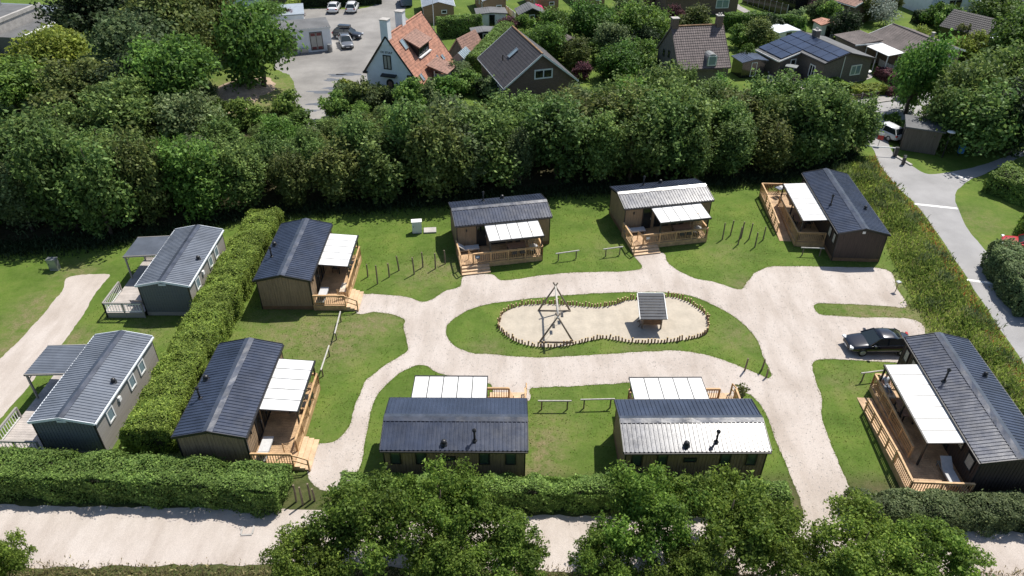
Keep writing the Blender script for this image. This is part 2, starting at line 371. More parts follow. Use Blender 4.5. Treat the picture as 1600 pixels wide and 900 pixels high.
me.materials.append(MT['grass_ground']); me.polygons.foreach_set('use_smooth', [True] * len(me.polygons))
link('ground', me, None, 'structure')

ISLAND = [(-2.94, 45.43), (-1.43, 46.08), (1.71, 46.78), (6.46, 47.46), (10.45, 47.69), (12.82, 47.59), (14.32, 47.10), (15.65, 46.02), (16.86, 44.65), (17.55, 43.18), (17.92, 41.69), (17.84, 39.71), (17.88, 37.91), (17.59, 37.65), (17.12, 38.03), (16.16, 38.75), (14.31, 39.88), (12.29, 40.49), (10.14, 40.47), (7.27, 40.16), (2.97, 39.77), (0.85, 39.75), (-1.29, 40.00), (-2.70, 40.09), (-3.88, 40.75), (-4.63, 41.68), (-4.85, 42.64), (-4.68, 43.56), (-3.97, 44.58)]
LOOP = [(16.52, 27.98), (16.52, 30.48), (16.46, 32.30), (16.48, 34.41), (16.21, 35.59), (15.47, 36.37), (14.71, 35.88), (12.77, 35.74), (12.84, 37.10), (10.91, 37.27), (8.03, 37.18), (4.36, 36.82), (1.77, 36.67), (1.20, 36.42), (1.15, 35.39), (-1.00, 35.36), (-1.47, 36.96), (-3.45, 37.45), (-4.93, 38.01), (-6.11, 38.79), (-6.73, 38.75), (-7.56, 38.12), (-8.32, 36.98), (-8.88, 35.89), (-9.07, 34.64), (-9.06, 33.05), (-8.99, 30.46), (-9.14, 28.94), (-9.90, 27.99), (-11.01, 27.98), (-11.92, 29.06), (-12.16, 31.15), (-11.68, 31.46), (-10.76, 31.79), (-10.26, 32.90), (-10.21, 34.53), (-9.92, 37.00), (-9.58, 37.64), (-8.86, 38.70), (-8.08, 39.52), (-7.60, 40.01), (-7.38, 40.50), (-7.62, 41.35), (-7.84, 42.38), (-8.03, 43.14), (-7.97, 43.83), (-8.51, 44.30), (-9.34, 44.69), (-10.53, 44.83), (-11.78, 44.74), (-12.33, 47.31), (-11.71, 47.20), (-10.49, 47.16), (-9.06, 47.00), (-8.02, 46.76), (-6.96, 46.22), (-6.17, 46.61), (-5.33, 47.60), (-4.17, 48.30), (-4.02, 49.63), (-2.90, 50.10), (-1.69, 50.02), (-1.15, 49.39), (-0.52, 49.21), (1.04, 49.59), (3.14, 50.08), (5.26, 50.38), (7.38, 50.50), (9.51, 50.62), (10.73, 51.01), (10.73, 51.78), (10.55, 53.26), (12.88, 53.49), (13.05, 52.20), (13.42, 51.24), (14.21, 50.30), (15.12, 49.58), (16.38, 49.14), (18.01, 48.18), (18.57, 48.36), (19.28, 49.53), (20.20, 50.65), (21.64, 51.43), (23.54, 51.55), (26.73, 51.49), (31.09, 51.16), (30.91, 48.68), (30.64, 46.02), (28.83, 46.08), (25.92, 46.30), (23.62, 46.27), (23.46, 45.04), (24.41, 44.81), (26.28, 44.60), (30.38, 44.40), (30.52, 42.56), (28.05, 39.68), (25.39, 39.58), (23.54, 39.70), (21.72, 39.68), (21.05, 39.13), (20.79, 37.81), (20.60, 35.93), (19.95, 33.87), (19.81, 31.58), (19.72, 29.91), (19.70, 28.38), (19.63, 27.10), (19.41, 25.39), (16.31, 25.37), (16.50, 26.64)]
sheet('gravel_path', smooth_poly(LOOP, .22, .05, seed=2), .012, 'gravel', [smooth_poly(ISLAND, .22, .05, seed=4)])
sheet('gravel_drive', smooth_poly([(-36.04, 49.16), (-34.71, 49.63), (-32.89, 49.66), (-32.73, 48.84), (-32.78, 47.25), (-32.33, 42.88), (-32.31, 40.67), (-32.32, 37.61), (-32.55, 33.39), (-32.90, 29.95), (-37.23, 33.07), (-36.48, 37.25), (-35.86, 39.24), (-35.52, 41.94), (-35.48, 45.04), (-35.57, 47.48)], .25, .06, seed=5), .012, 'gravel')
lane_far = smooth_poly([(-70, 26.9), (-40, 26.9), (-28, 26.75), (-12, 26.6), (0, 26.3), (12, 26.2), (28, 25.4), (60, 25)], .4, .1, False, 6)
lane_near = smooth_poly([(60, 21), (28, 22.2), (10, 22.6), (-10, 23.0), (-20, 22.9), (-28, 22.75), (-70, 23)], .4, .12, False, 8)
sheet('dirt_road', np.vstack([lane_far[::-1], lane_near[::-1]]), .016, 'gravel')
SANDP = [(-0.90, 43.83), (-0.62, 44.86), (0.60, 45.77), (2.44, 46.04), (4.47, 45.89), (6.31, 45.67), (7.74, 45.93), (8.88, 46.53), (9.98, 46.71), (12.40, 47.07), (13.56, 46.53), (14.33, 45.62), (14.76, 44.75), (14.67, 43.30), (14.09, 42.32), (12.52, 41.74), (10.58, 41.40), (8.57, 41.47), (7.28, 41.76), (6.57, 41.87), (5.22, 41.44), (3.74, 40.97), (2.28, 40.85), (0.86, 41.15), (-0.16, 41.87), (-0.98, 42.98)]
sand_loop = smooth_poly(SANDP, .15, 0)
# sand as a dimpled bed
def sand_bed():
    o = sheet('sand_pit', sand_loop, .012, 'sand')
    bm = bmesh.new(); bm.from_mesh(o.data); bmesh.ops.subdivide_edges(bm, edges=bm.edges, cuts=2, use_grid_fill=True)
    for v in bm.verts:
        if not v.is_boundary:
            p = np.array([[v.co.x, v.co.y]]); v.co.z += .03 + .035 * float(vnoise(p, 3.1, 2)[0]) + .02 * float(vnoise(p, 7, 5)[0])
    for f in bm.faces: f.smooth = True
    bm.to_mesh(o.data); bm.free()
sand_bed()
# asphalt lane, parking lot, village road
sheet('asphalt_lane', smooth_poly(LANE_L + LANE_R, .4, .04, seed=9), .014, 'asphalt')
def strip(name, p, q, w, z, mat):
    p = Vector((*p, 0)); q = Vector((*q, 0)); d = (q - p).normalized(); n = Vector((-d.y, d.x, 0)) * w / 2; m = MB()
    m.poly([Vector((v.x, v.y, z)) for v in (p - n, q - n, q + n, p + n)], [Vector((v.x, v.y, z - .2)) for v in (p - n, q - n, q + n, p + n)])
    o = m.ob(name, mat); o['kind'] = 'structure'; return o
strip('road_marking', (38.19, 62.44), (42.11, 61.56), .35, .022, 'line_white')
strip('road_marking', (37.00, 49.74), (39.92, 48.96), .30, .022, 'line_white')
strip('road_marking', (45.17, 68.93), (46.11, 67.38), .25, .022, 'line_white')
ra, rb = Vector((41.79, 84.19)), Vector((47.13, 85.97)); rd = (rb - ra).normalized(); rn = Vector((-rd.y, rd.x))
strip('village_road', ra - rd * 9, ra + rd * 100, 5.2, .02, 'asphalt')
strip('pavement', ra - rd * 9 + rn * 3.75, ra + rd * 100 + rn * 3.75, 2.1, .12, 'pavement')
strip('pavement_kerb', ra - rd * 9 + rn * 2.66, ra + rd * 100 + rn * 2.66, .12, .14, 'concrete')
for i in range(9):
    q = ra - rd * 4 + rd * i * 4.5
    strip('road_marking', q, q + rd * 1.6, .12, .028, 'line_white')
LOT = [(-31.22, 94.04), (-27.17, 84.58), (-23.75, 78.79), (-20.89, 77.95), (-21.05, 85.49), (-18.30, 87.60), (-11.91, 86.88), (-12.64, 112.97), (-18.00, 125.23), (-18.05, 134.81), (-18.67, 148.63), (-25.71, 148.44), (-23.73, 133.82), (-26.22, 128.88), (-35.79, 128.25), (-35.44, 119.07), (-35.73, 112.46), (-33.24, 102.32)]
sheet('parking_lot', smooth_poly(LOT, .6, .15, seed=11), .02, 'lot')
for i, (p, a, b) in enumerate([((-24.05, 90.52), 1.8, .5), ((-23.20, 96.60), 1.5, .5), ((-23.71, 94.90), 1.2, .5), ((-22.02, 97.12), 1.7, .45), ((-24.20, 86.46), 1.0, .4), ((-23.27, 91.88), .9, .5), ((-24.14, 84.44), .9, .35)]):
    th = np.linspace(0, 2 * np.pi, 28, endpoint=False); rr = 1 + .25 * np.sin(3 * th + i) + .15 * np.sin(5 * th + 2 * i)
    sheet('puddle', np.stack([p[0] + a * rr * np.cos(th), p[1] + b * rr * np.sin(th)], 1), .026, 'puddle')
sheet('driveway', smooth_poly([(35.07, 99.22), (36.94, 96.77), (38.80, 95.36), (38.39, 92.56), (34.91, 91.37), (33.08, 93.61)], .5, .05), .02, 'gravel')
sheet('terrace_paving', smooth_poly([(40.90, 96.36), (42.54, 94.48), (47.87, 96.98), (47.36, 99.46)], .5, 0), .05, 'pavement')
sheet('garden_path', smooth_poly([(36.63, 139.68), (38.07, 137.95), (39.50, 130.48), (41.09, 125.51), (40.14, 125.11), (38.20, 129.65)], .6, .05), .02, 'pavement')

def bare_mound():
    th = np.linspace(0, 2 * np.pi, 48, endpoint=False); V = [(MOUND[0], MOUND[1], float(gh(*MOUND)) + .03)]; F = []; rg = np.random.default_rng(2)
    for i, r in enumerate((.2, .4, .6, .8, 1.0)):
        for a in th:
            k = r * (1 + (.12 * math.sin(3 * a) + .08 * math.sin(7 * a) + rg.normal(0, .03) if r == 1 else 0)); x, y = MOUND[0] + 3.4 * k * math.cos(a), MOUND[1] + 6.5 * k * math.sin(a); V.append((x, y, float(gh(x, y)) + (.03 if r < 1 else .012)))
    F += [(0, 1 + k, 1 + (k + 1) % 48) for k in range(48)]
    for i in range(4): F += [(1 + i * 48 + k, 1 + (i + 1) * 48 + k, 1 + (i + 1) * 48 + (k + 1) % 48, 1 + i * 48 + (k + 1) % 48) for k in range(48)]
    MB().add(V, F).ob('bare_mound', 'bare_soil', None, True, 'structure')
bare_mound()
# ------------------------------------------------------------------ vegetation builders
def crown_pts(n, rad, lobes, rg, low=-.55, lr0=(.22, .44), out=.8):
    C = []; 
    while len(C) < lobes:
        d = rg.normal(0, 1, 3); d /= np.linalg.norm(d)
        if d[2] < low: continue
        C.append(d * rg.uniform(.3, out))
    C = np.array(C); lr = rg.uniform(*lr0, lobes)
    k = rg.choice(lobes, n, p=lr ** 2 / (lr ** 2).sum())
    d = rg.normal(0, 1, (n, 3)); d[:, 2] += .25; d /= np.linalg.norm(d, axis=1, keepdims=True)
    r = lr[k] * (1 - .6 * rg.random(n) ** 1.5) * (1 + .3 * vnoise(d * 4 + C[k] * 9, 1.7, 1))
    ns = lobes * 7; sk = rg.integers(lobes, size=ns); sdv = rg.normal(0, 1, (ns, 3)); sdv[:, 2] += .35; sdv /= np.linalg.norm(sdv, axis=1, keepdims=True)   # sprigs poking out
    spr = rg.random(n) < .3; si = rg.integers(ns, size=n); k = np.where(spr, sk[si], k); ds = sdv[si] + rg.normal(0, .13, (n, 3)); ds /= np.linalg.norm(ds, axis=1, keepdims=True)
    d = np.where(spr[:, None], ds, d); r = np.where(spr, lr[k] * rg.uniform(.7, 1.5, n), r)
    P = (C[k] + d * r[:, None])
    tl = rg.random(lobes); tone = np.clip(tl[k] * .8 + .1 + rg.normal(0, .08, n), 0, 1); tone = np.where(spr, np.clip(tone + .12, 0, 1), tone)
    return P * np.array(rad), d, C * np.array(rad), tone
def make_tree(name, label, cat, group, h, rad, n, leaf, mat, seed, lobes=26, low=-.55, trunk_r=.14, twist=.5, spread=.9, lr0=(.22, .44), out=.8):
    rg = np.random.default_rng(seed); root = thing(name, label, cat, (0, 0, 0), 0, group)
    P, d, C, tn = crown_pts(n, rad, lobes, rg, low, lr0, out); c0 = np.array([0, 0, h - rad[2] * 1.02]); P = P + c0; C = C + c0
    ok = P[:, 2] > .12; P = P[ok]; d = d[ok]; tn = tn[ok]
    link('crown', quads('crown', leaves(P, d * .8 + np.array([0, 0, .35]), leaf, rg, spread), mat, tn), root)
    m = MB(); zt = max(h - rad[2] * 1.35, h * .2); b = [(0, 0, 0), (twist * .12 * rad[0], .06, zt * .5), (0, .1 * twist, zt)]
    m.tube(b + [(0.05, 0, h * .86)], [trunk_r * 1.25, trunk_r, trunk_r * .85, trunk_r * .15], 8)
    for i in rg.choice(len(C), min(11, len(C)), replace=False):
        e = C[i]; s = np.array([0, 0, zt * rg.uniform(.7, 1.1)]); mid = s * .5 + e * .5 + np.array([0, 0, -.12 * rad[2]])
        m.tube([s, mid, e], [trunk_r * .5, trunk_r * .3, trunk_r * .1], 5, False)
    m.ob('trunk', 'bark', root, True)
    return root
def park(o, k=0):     # first placed copy is the prototype itself
    o['used'] = 0
def place(proto, loc, rz, label=None, scale=1, group=None):
    if 'placed' not in proto:
        o = proto; proto['placed'] = 1; KID[proto.name] = [k for k in proto.children]
    else:
        o = copy_tree(proto)
    x, y = loc[0], loc[1]; o.location = (x, y, float(gh(x, y)) - .02 if len(loc) < 3 else loc[2]); o.rotation_euler = (0, 0, R(rz))
    o.scale = scale if hasattr(scale, '__len__') else (scale,) * 3
    if label: o['label'] = label
    if group: o['group'] = group
    return o
def hedge(name, label, pts, w, h, mat, leaf=.12, dens=260, seed=1, bump=.16, cat='hedge', group=None, w2=None):
    rg = np.random.default_rng(seed); P = np.array(pts, float); seg = np.diff(P, axis=0); L = np.hypot(*seg.T); tot = L.sum(); cum = np.r_[0, np.cumsum(L)]
    o0 = P[0].copy(); root = thing(name, label, cat, (o0[0], o0[1], float(gh(*o0))), 0, group)
    n = int(tot * (w + 2 * h) * dens + 2 * w * h * dens)
    s = rg.uniform(0, tot, n); per = w + 2 * h; q = rg.uniform(0, per, n); ends = rg.random(n) < (2 * w * h) / (tot * per + 2 * w * h)
    a = np.where(q < h, -w / 2, np.where(q < h + w, q - h - w / 2, w / 2)); z = np.where(q < h, q, np.where(q < h + w, h, per - q))
    na = np.where(q < h, -1., np.where(q < h + w, 0, 1.)); nz = np.where((q >= h) & (q < h + w), 1., 0.)
    e = rg.random(n) < .5; s = np.where(ends, np.where(e, 0, tot), s); a = np.where(ends, rg.uniform(-w / 2, w / 2, n), a); z = np.where(ends, rg.uniform(0, h, n), z)
    # round the shoulders
    rr = min(w, h) * .28; da = np.abs(a) - (w / 2 - rr); dz = z - (h - rr); co = (da > 0) & (dz > 0); ln = np.hypot(da, dz) + 1e-6; k = np.where(co, np.minimum(1, rr / ln), 1)
    a = np.where(co, np.sign(a) * (w / 2 - rr + da * k), a); z = np.where(co, h - rr + dz * k, z)
    i = np.clip(np.searchsorted(cum, s, 'right') - 1, 0, len(L) - 1); u = seg[i] / L[i][:, None]; nr = np.stack([-u[:, 1], u[:, 0]], 1)
    b = P[i] + u * (s - cum[i])[:, None] - o0
    nrm = np.stack([nr[:, 0] * na, nr[:, 1] * na, nz], 1); nrm[ends] = np.c_[u[ends] * np.where(e[ends], -1, 1)[:, None], np.zeros(ends.sum())]
    Q = np.c_[b + nr * a[:, None], z]
    bp = bump * (vnoise(Q + [o0[0], o0[1], 0], 2.2, seed) + .6 * vnoise(Q + [o0[0], o0[1], 0], 5.1, seed + 2)) - rg.random(n) ** 2 * .22
    spr = rg.random(n) < .04; bp = np.where(spr, bp + rg.random(n) * .3, bp)
    Q = Q + nrm * bp[:, None]; Q = Q[Q[:, 2] > .02] if False else Q; Q[:, 2] = np.abs(Q[:, 2]) + .01
    link('foliage', quads('foliage', leaves(Q, nrm + [0, 0, .3], leaf, rg, .55), mat, np.clip(.5 + .3 * vnoise(Q + [o0[0], o0[1], 0], 1.3, seed + 4) + .15 * vnoise(Q, 4.7, seed) + rg.normal(0, .1, n), 0, 1)), root)
    m = MB()
    for j in range(len(L)):
        p, q2 = P[j] - o0, P[j + 1] - o0; d = (q2 - p) / L[j]; nn = np.array([-d[1], d[0]]); wi = max(w - .9, w * .4) / 2
        lo = [Vector((*(v), 0)) for v in (p + d * .2 - nn * wi, q2 - d * .2 - nn * wi, q2 - d * .2 + nn * wi, p + d * .2 + nn * wi)]
        m.poly(lo, [v + Vector((0, 0, h - .6)) for v in lo])
    m.ob('light_block', 'hedge_light_block', root)  # unseen solid core added inside the foliage to block light, not real branches
    return root
def bush(name, label, loc, r, mat, n=2500, leaf=.16, seed=1, cat='bush', group=None, zs=.85):
    t = make_tree(name, label, cat, group, r * zs * 1.9, (r, r, r * zs), n, leaf, mat, seed, 14, -.9, .05)
    t.location = (loc[0], loc[1], float(gh(*loc))); return t
# ------------------------------------------------------------------ building helpers
def rib_slope(x0, z0, x1, z1, y0, y1, sp=.25, rh=.04, rw=.05):
    m = MB(); ys = []; n = max(2, round((y1 - y0) / sp)); s = (y1 - y0) / n
    for i in range(n):
        c = y0 + (i + .5) * s
        ys += [(c - rw, 0), (c - rw * .6, rh), (c + rw * .6, rh), (c + rw, 0)]
    ys = [(y0, 0)] + ys + [(y1, 0)]; k = len(ys)
    V = [(x0, y, z0 + h) for y, h in ys] + [(x1, y, z1 + h) for y, h in ys]
    m.add(V, [(i, i + 1, k + i + 1, k + i) for i in range(k - 1)])
    V = [(x0, y0, z0 - .03), (x0, y1, z0 - .03), (x1, y1, z1 - .03), (x1, y0, z1 - .03)]
    m.add(V, [(0, 1, 2, 3)]); m.add([(x1, y0, z1), (x1, y1, z1), (x1, y1, z1 - .03), (x1, y0, z1 - .03)], [(0, 1, 2, 3)])
    return m
def tile_slope(p0, p1, y0, y1, course=.34, tile=.3, amp=.035, lift=.035):
    """tiled slope: p0=(x,z) at ridge, p1=(x,z) at eave; courses overlap, tiles roll"""
    p0 = np.array(p0); p1 = np.array(p1); d = p1 - p0; L = np.hypot(*d); d = d / L; n = np.array([-d[1], d[0]]); n = n if n[1] > 0 else -n
    nc = max(1, round(L / course)); nt_ = max(1, round((y1 - y0) / tile)); ny_ = nt_ * 4 + 1; m = MB(); V = []
    ys = np.linspace(y0, y1, ny_); wv = amp * np.abs(np.sin(np.pi * np.arange(ny_) / 4)) if amp else np.zeros(ny_)
    for c in range(nc):
        for s, l in ((c / nc, 0), ((c + 1) / nc, lift)):
            b = p0 + d * L * s
            for y, a in zip(ys, wv):
                q = b + n * (l + a); V.append((q[0], y, q[1]))
    F = []
    for r in range(2 * nc - 1): F += [(r * ny_ + i, r * ny_ + i + 1, (r + 1) * ny_ + i + 1, (r + 1) * ny_ + i) for i in range(ny_ - 1)]
    m.add(V, F); e = [p0 - n * .12, p1 - n * .12]
    a0, a1 = p0 + n * .0, p1 + n * (lift)
    m.poly([(p[0], y0, p[1]) for p in (a0, a1, e[1], e[0])], [(p[0], y1, p[1]) for p in (a0, a1, e[1], e[0])])
    return m
def window(parent, o, u, n, w, h, fm='frame_black', gm='glass_dark', t=.07, name='window', mull=0, label=None):
    o = Vector(o); u = Vector(u).normalized(); n = Vector(n).normalized(); z = n.cross(u); z = z if z.z > 0 else -z; m = MB(); d = .07
    for s in (-1, 1):
        m.box(o + u * s * (w / 2 - t / 2) + n * .02, (t, h, d), u, z); m.box(o + z * s * (h / 2 - t / 2) + n * .02, (w - 2 * t, t, d - .004), u, z)
    for k in range(mull): m.box(o + u * (w * ((k + 1) / (mull + 1) - .5)) + n * .02, (t * .8, h - 2 * t, d - .006), u, z)
    f = m.ob(name, fm, parent); MB().box(o + n * .005, (w - t, h - t, .03), u, z).ob('pane', gm, f)
    if label: f['label'] = label
    return f
def railing(parent, p, q, h=.95, mat='pine', style='v', posts=None, base=(0, 0), gap=.15, skirt=True, bal=None):
    p = Vector(p); q = Vector(q); L = (q - p).length; d = (q - p) / L; up = Vector((0, 0, 1)); dh = Vector((d.x, d.y, 0)).normalized(); n = posts or max(1, round(L / 1.6)); m = MB()
    for i in range(n + 1):
        c = p + d * L * i / n; m.box(c + up * (h / 2 - .25), (.09, .09, h + .46), dh)
    m.bar(p + up * (h - .02), q + up * (h - .02), .12, .045); r = m.ob('railing', mat, parent)
    b = MB()
    if style == 'v':
        b.bar(p + up * (h - .14), q + up * (h - .14), .03, .07); b.bar(p + up * .1, q + up * .1, .03, .07); k = int(L / gap)
        for i in range(1, k):
            c = p + d * L * i / k; b.box(c + up * (h / 2 - .02), (.04, .025, h - .22), dh)
    else:
        for t in (.15, .4, .66): b.bar(p + up * t, q + up * t, .03, .1)
    b.ob('balusters', bal or mat, r, kind='stuff')
    return r
def boards(x0, x1, y0, y1, z, w=.14, g=.012, t=.035, z_end=None, nx_=1):
    m = MB(); n = max(1, round((y1 - y0) / w)); s = (y1 - y0) / n
    for i in range(n):
        zz = z if z_end is None else z + (z_end - z) * (i + .5) / n
        for j in range(nx_):
            a = x0 + (x1 - x0) * j / nx_; b = x0 + (x1 - x0) * (j + 1) / nx_ - (.01 if j < nx_ - 1 else 0)
            m.bb(a, b, y0 + i * s + g / 2, y0 + (i + 1) * s - g / 2, zz - t + .003 * math.sin(i * 7.1), zz + .003 * math.sin(i * 5.3 + j))
    return m
def canopy(parent, x0, x1, y0, y1, zi, zo, n, fm='frame_black'):
    f = MB(); sl = (zo - zi) / (x1 - x0)
    for i in range(n + 1):
        y = y0 + (y1 - y0) * i / n; f.bar((x0, y, zi - .02), (x1, y, zo - .02), .05, .06)
    f.bb(x1 - .06, x1 + .04, y0 - .03, y1 + .03, zo - .12, zo + .035); f.bb(x0, x0 + .06, y0, y1, zi - .12, zi + .0)
    f.ob('canopy_frame', fm, parent)
    s = (y1 - y0) / n
    for i in range(n):
        a, b = y0 + i * s + .028, y0 + (i + 1) * s - .028
        MB().poly([(x0 + .02, a, zi + .022), (x1 - .07, a, zo + .022), (x1 - .07, b, zo + .022), (x0 + .02, b, zi + .022)], [(x0 + .02, a, zi + .004), (x1 - .07, a, zo + .004), (x1 - .07, b, zo + .004), (x0 + .02, b, zi + .004)]).ob('canopy_panel', 'polycarbonate', parent)
def walls(root, hw, L, he, slope, mat, sk='wood_skirt', batt=.2):
    y = L / 2; m = MB(); zr = he + hw * slope
    sec = [(-hw, .3), (hw, .3), (hw, he), (0, zr), (-hw, he)]
    m.poly([(a, -y, b) for a, b in sec], [(a, y, b) for a, b in sec]); m.ob('wall', mat, root)
    c = MB(); n = round(2 * hw / batt)
    for i in range(n):
        x = -hw + (i + .5) * 2 * hw / n; zt = he + (hw - abs(x)) * slope - .05
        for s in (-1, 1): c.bb(x - .075, x + .075, s * y - .018, s * y + .018, .34, zt)
    n = round(L / batt)
    for i in range(n):
        yy = -y + (i + .5) * L / n
        for s in (-1, 1): c.bb(s * hw - .018, s * hw + .018, yy - .075, yy + .075, .34, he - .05)
    c.ob('cladding', mat, root, kind='stuff')
    s = MB(); s.bb(-hw - .025, hw + .025, -y - .025, y + .025, .02, .15); s.bb(-hw - .03, hw + .03, -y - .03, y + .03, .165, .33); s.ob('skirt_board', sk, root)
    for a in (-1, 1):
        for b in (-1, 1): MB().bb(a * hw - .04, a * hw + .04, b * y - .04, b * y + .04, .06, he).ob('corner_trim', 'frame_black', root)
def roof(root, hw, L, he, hr, trim='frame_black', rib=.25, cap=.3, mat='roof_metal'):
    for s in (-1, 1):
        rib_slope(0, hr, s * hw, he, -L / 2, L / 2, rib).ob('roof_sheet', mat, root)
        MB().poly([(s * (hw - .02), -L / 2, he - .04), (s * (hw + .09), -L / 2, he - .04), (s * (hw + .09), -L / 2, he - .13), (s * (hw - .02), -L / 2, he - .13)], [(s * (hw - .02), L / 2, he - .04), (s * (hw + .09), L / 2, he - .04), (s * (hw + .09), L / 2, he - .13), (s * (hw - .02), L / 2, he - .13)]).ob('gutter', trim, root)
        for e in (-1, 1):
            y = e * (L / 2 + .025); MB().poly([(0, y - .02, hr + .045), (s * hw, y - .02, he + .045), (s * hw, y - .02, he - .14), (0, y - .02, hr - .14)], [(0, y + .02, hr + .045), (s * hw, y + .02, he + .045), (s * hw, y + .02, he - .14), (0, y + .02, hr - .14)]).ob('barge_board', trim, root)
    sl = (hr - he) / hw; m = MB(); n = 14; rg = random.Random(3)
    rows = []
    for i in range(n + 1):
        y = -L / 2 - .01 + (L + .02) * i / n; j = rg.uniform(-.008, .012)
        rows.append([(-cap, y, hr - cap * sl + .05 + j), (0, y, hr + .075 + j * .5), (cap, y, hr - cap * sl + .05 - j)])
    for i in range(n):
        a, b = rows[i], rows[i + 1]; m.add(a + b, [(0, 1, 4, 3), (1, 2, 5, 4)])
    m.ob('ridge_cap', 'ridge_metal', root)
def flue(root, x, y, z, h=.85):
    m = MB(); m.lathe([(.16, -.05), (.14, .06), (.075, .1)], (x, y, z), 12); m.tube([(x, y, z), (x, y, z + h)], .062, 10); m.lathe([(.062, 0), (.12, .02), (.12, .12), (.02, .2)], (x, y, z + h - .08), 12)
    m.ob('flue_pipe', 'frame_black', root, True)
def vent(root, x, y, z, r=.17):
    m = MB(); m.lathe([(r * 1.25, -.06), (r * 1.2, .03), (r * .7, .05), (r * .7, .14), (r, .16), (r * .92, .25), (r * .55, .31), (0.005, .33)], (x, y, z), 14); m.ob('roof_vent', 'frame_black', root, True)
LODGE_FRAME = {}
def local(n, x, y):
    cx, cy, rz = LODGE_FRAME[n]; t = R(rz); return (cx + x * math.cos(t) - y * math.sin(t), cy + x * math.sin(t) + y * math.cos(t))
FZ = .5
def lodge(label):
    root = thing('lodge', label, 'lodge', group='timber holiday lodges')
    walls(root, 1.95, 8.0, 2.66, .235, 'wood_wall'); roof(root, 2.1, 8.3, 2.78, 3.27)
    for y, w, h, z in ((-3.2, .62, .98, 2.02), (-1.7, .62, .98, 2.02), (.3, .75, .34, 2.0), (1.9, .62, .98, 2.02), (3.35, .62, .98, 2.02)): window(root, (-1.97, y, z), (0, 1, 0), (-1, 0, 0), w, h, gm='glass_green')
    f = window(root, (1.97, -1.95, 1.55), (0, 1, 0), (1, 0, 0), .85, 2.02, name='door', t=.09); MB().bb(2.03, 2.07, -1.62, -1.58, 1.4, 1.6).ob('door_handle', 'metal_grey', f)
    window(root, (1.97, -.55, 1.55), (0, 1, 0), (1, 0, 0), 1.35, 1.9, mull=1, name='patio_door'); window(root, (1.97, 1.7, 1.85), (0, 1, 0), (1, 0, 0), .85, .75)
    MB().box((2.02, -3.2, 2.2), (.1, .1, .2)).ob('wall_lamp', 'frame_black', root)
    flue(root, -1.5, -1.15, 2.93); vent(root, -1.72, .58, 2.9)
    MB().bb(1.98, 2.05, -4.07, -4.0, .1, 2.7).ob('downpipe', 'frame_black', root)
    # deck
    boards(1.98, 4.5, -4.15, 2.82, FZ).ob('deck_boards', 'deck', root, kind='stuff')
    s = MB(); s.bb(4.44, 4.49, -4.13, 2.8, .03, .24); s.bb(4.44, 4.492, -4.13, 2.8, .25, .455); s.bb(1.99, 4.44, -4.14, -4.09, .03, .455); s.bb(1.99, 4.44, 2.75, 2.8, .03, .455); s.ob('deck_skirt', 'pine', root)
    railing(root, (4.45, 2.78, FZ), (4.45, -3.05, FZ), posts=4); railing(root, (4.45, -4.12, FZ), (2.1, -4.12, FZ), posts=1); railing(root, (4.45, 2.78, FZ), (2.1, 2.78, FZ), posts=1)
    for i in range(3):
        z = FZ - .125 * (i + 1); m = MB(); m.bb(4.5 + .3 * i, 4.8 + .3 * i - .003, -4.15, -1.8, .02, z - .03); m.bb(4.5 + .3 * i, 4.82 + .3 * i, -4.17, -1.78, z - .027, z); m.ob('step', 'pine_pale', root)
    m = MB(); m.bar((4.45, -4.2, FZ + .9), (5.38, -4.2, .98), .06, .08); m.bar((4.45, -4.2, FZ + .45), (5.38, -4.2, .55), .04, .08); m.box((5.36, -4.2, .5), (.09, .09, 1.0)); m.ob('handrail', 'pine', root)
    canopy(root, 2.06, 4.45, -1.7, 2.9, 2.6, 2.42, 5)
    for y in (-1.62, 2.72): MB().bb(4.29, 4.39, y - .05, y + .05, FZ, 2.33).ob('canopy_post', 'frame_black', root)
    # wire gate at the head of the steps
    g = MB()
    for i in range(9): g.bar((4.42, -3.1, FZ + .1 + .095 * i), (3.75, -3.35, FZ + .1 + .095 * i), .015)
    for t in (0, 1): g.box((4.42 - .67 * t, -3.1 - .25 * t, FZ + .47), (.05, .05, .9))
    g.ob('gate', 'pine', root)
    return root
proto = lodge('x')
for k, (n, x, y, rz, lab) in enumerate([
    ('A', -17.25, 33.52, 0, 'timber lodge with dark roof between the leafy hedge and the bottom hedge corner'),
    ('B', -17.12, 49.12, .3, 'timber lodge with dark roof at the far end of the leafy hedge'),
    ('C', -1.13, 55.91, -78, 'timber lodge with front steps beside the white utility cabinet, below the trees'),
    ('D', 13.32, 59.05, -78, 'timber lodge with pale shiny roof left of the cluster of seven posts'),
    ('F', -3.21, 30.6, 90.1, 'timber lodge seen from behind with blue-black ribbed roof, nearest the bottom hedge'),
    ('G', 10.46, 30.62, 91, 'timber lodge seen from behind with glaring white sunlit roof slope')]):
    LODGE_FRAME[n] = (x, y, rz); place(proto, (x, y, 0), rz, lab)
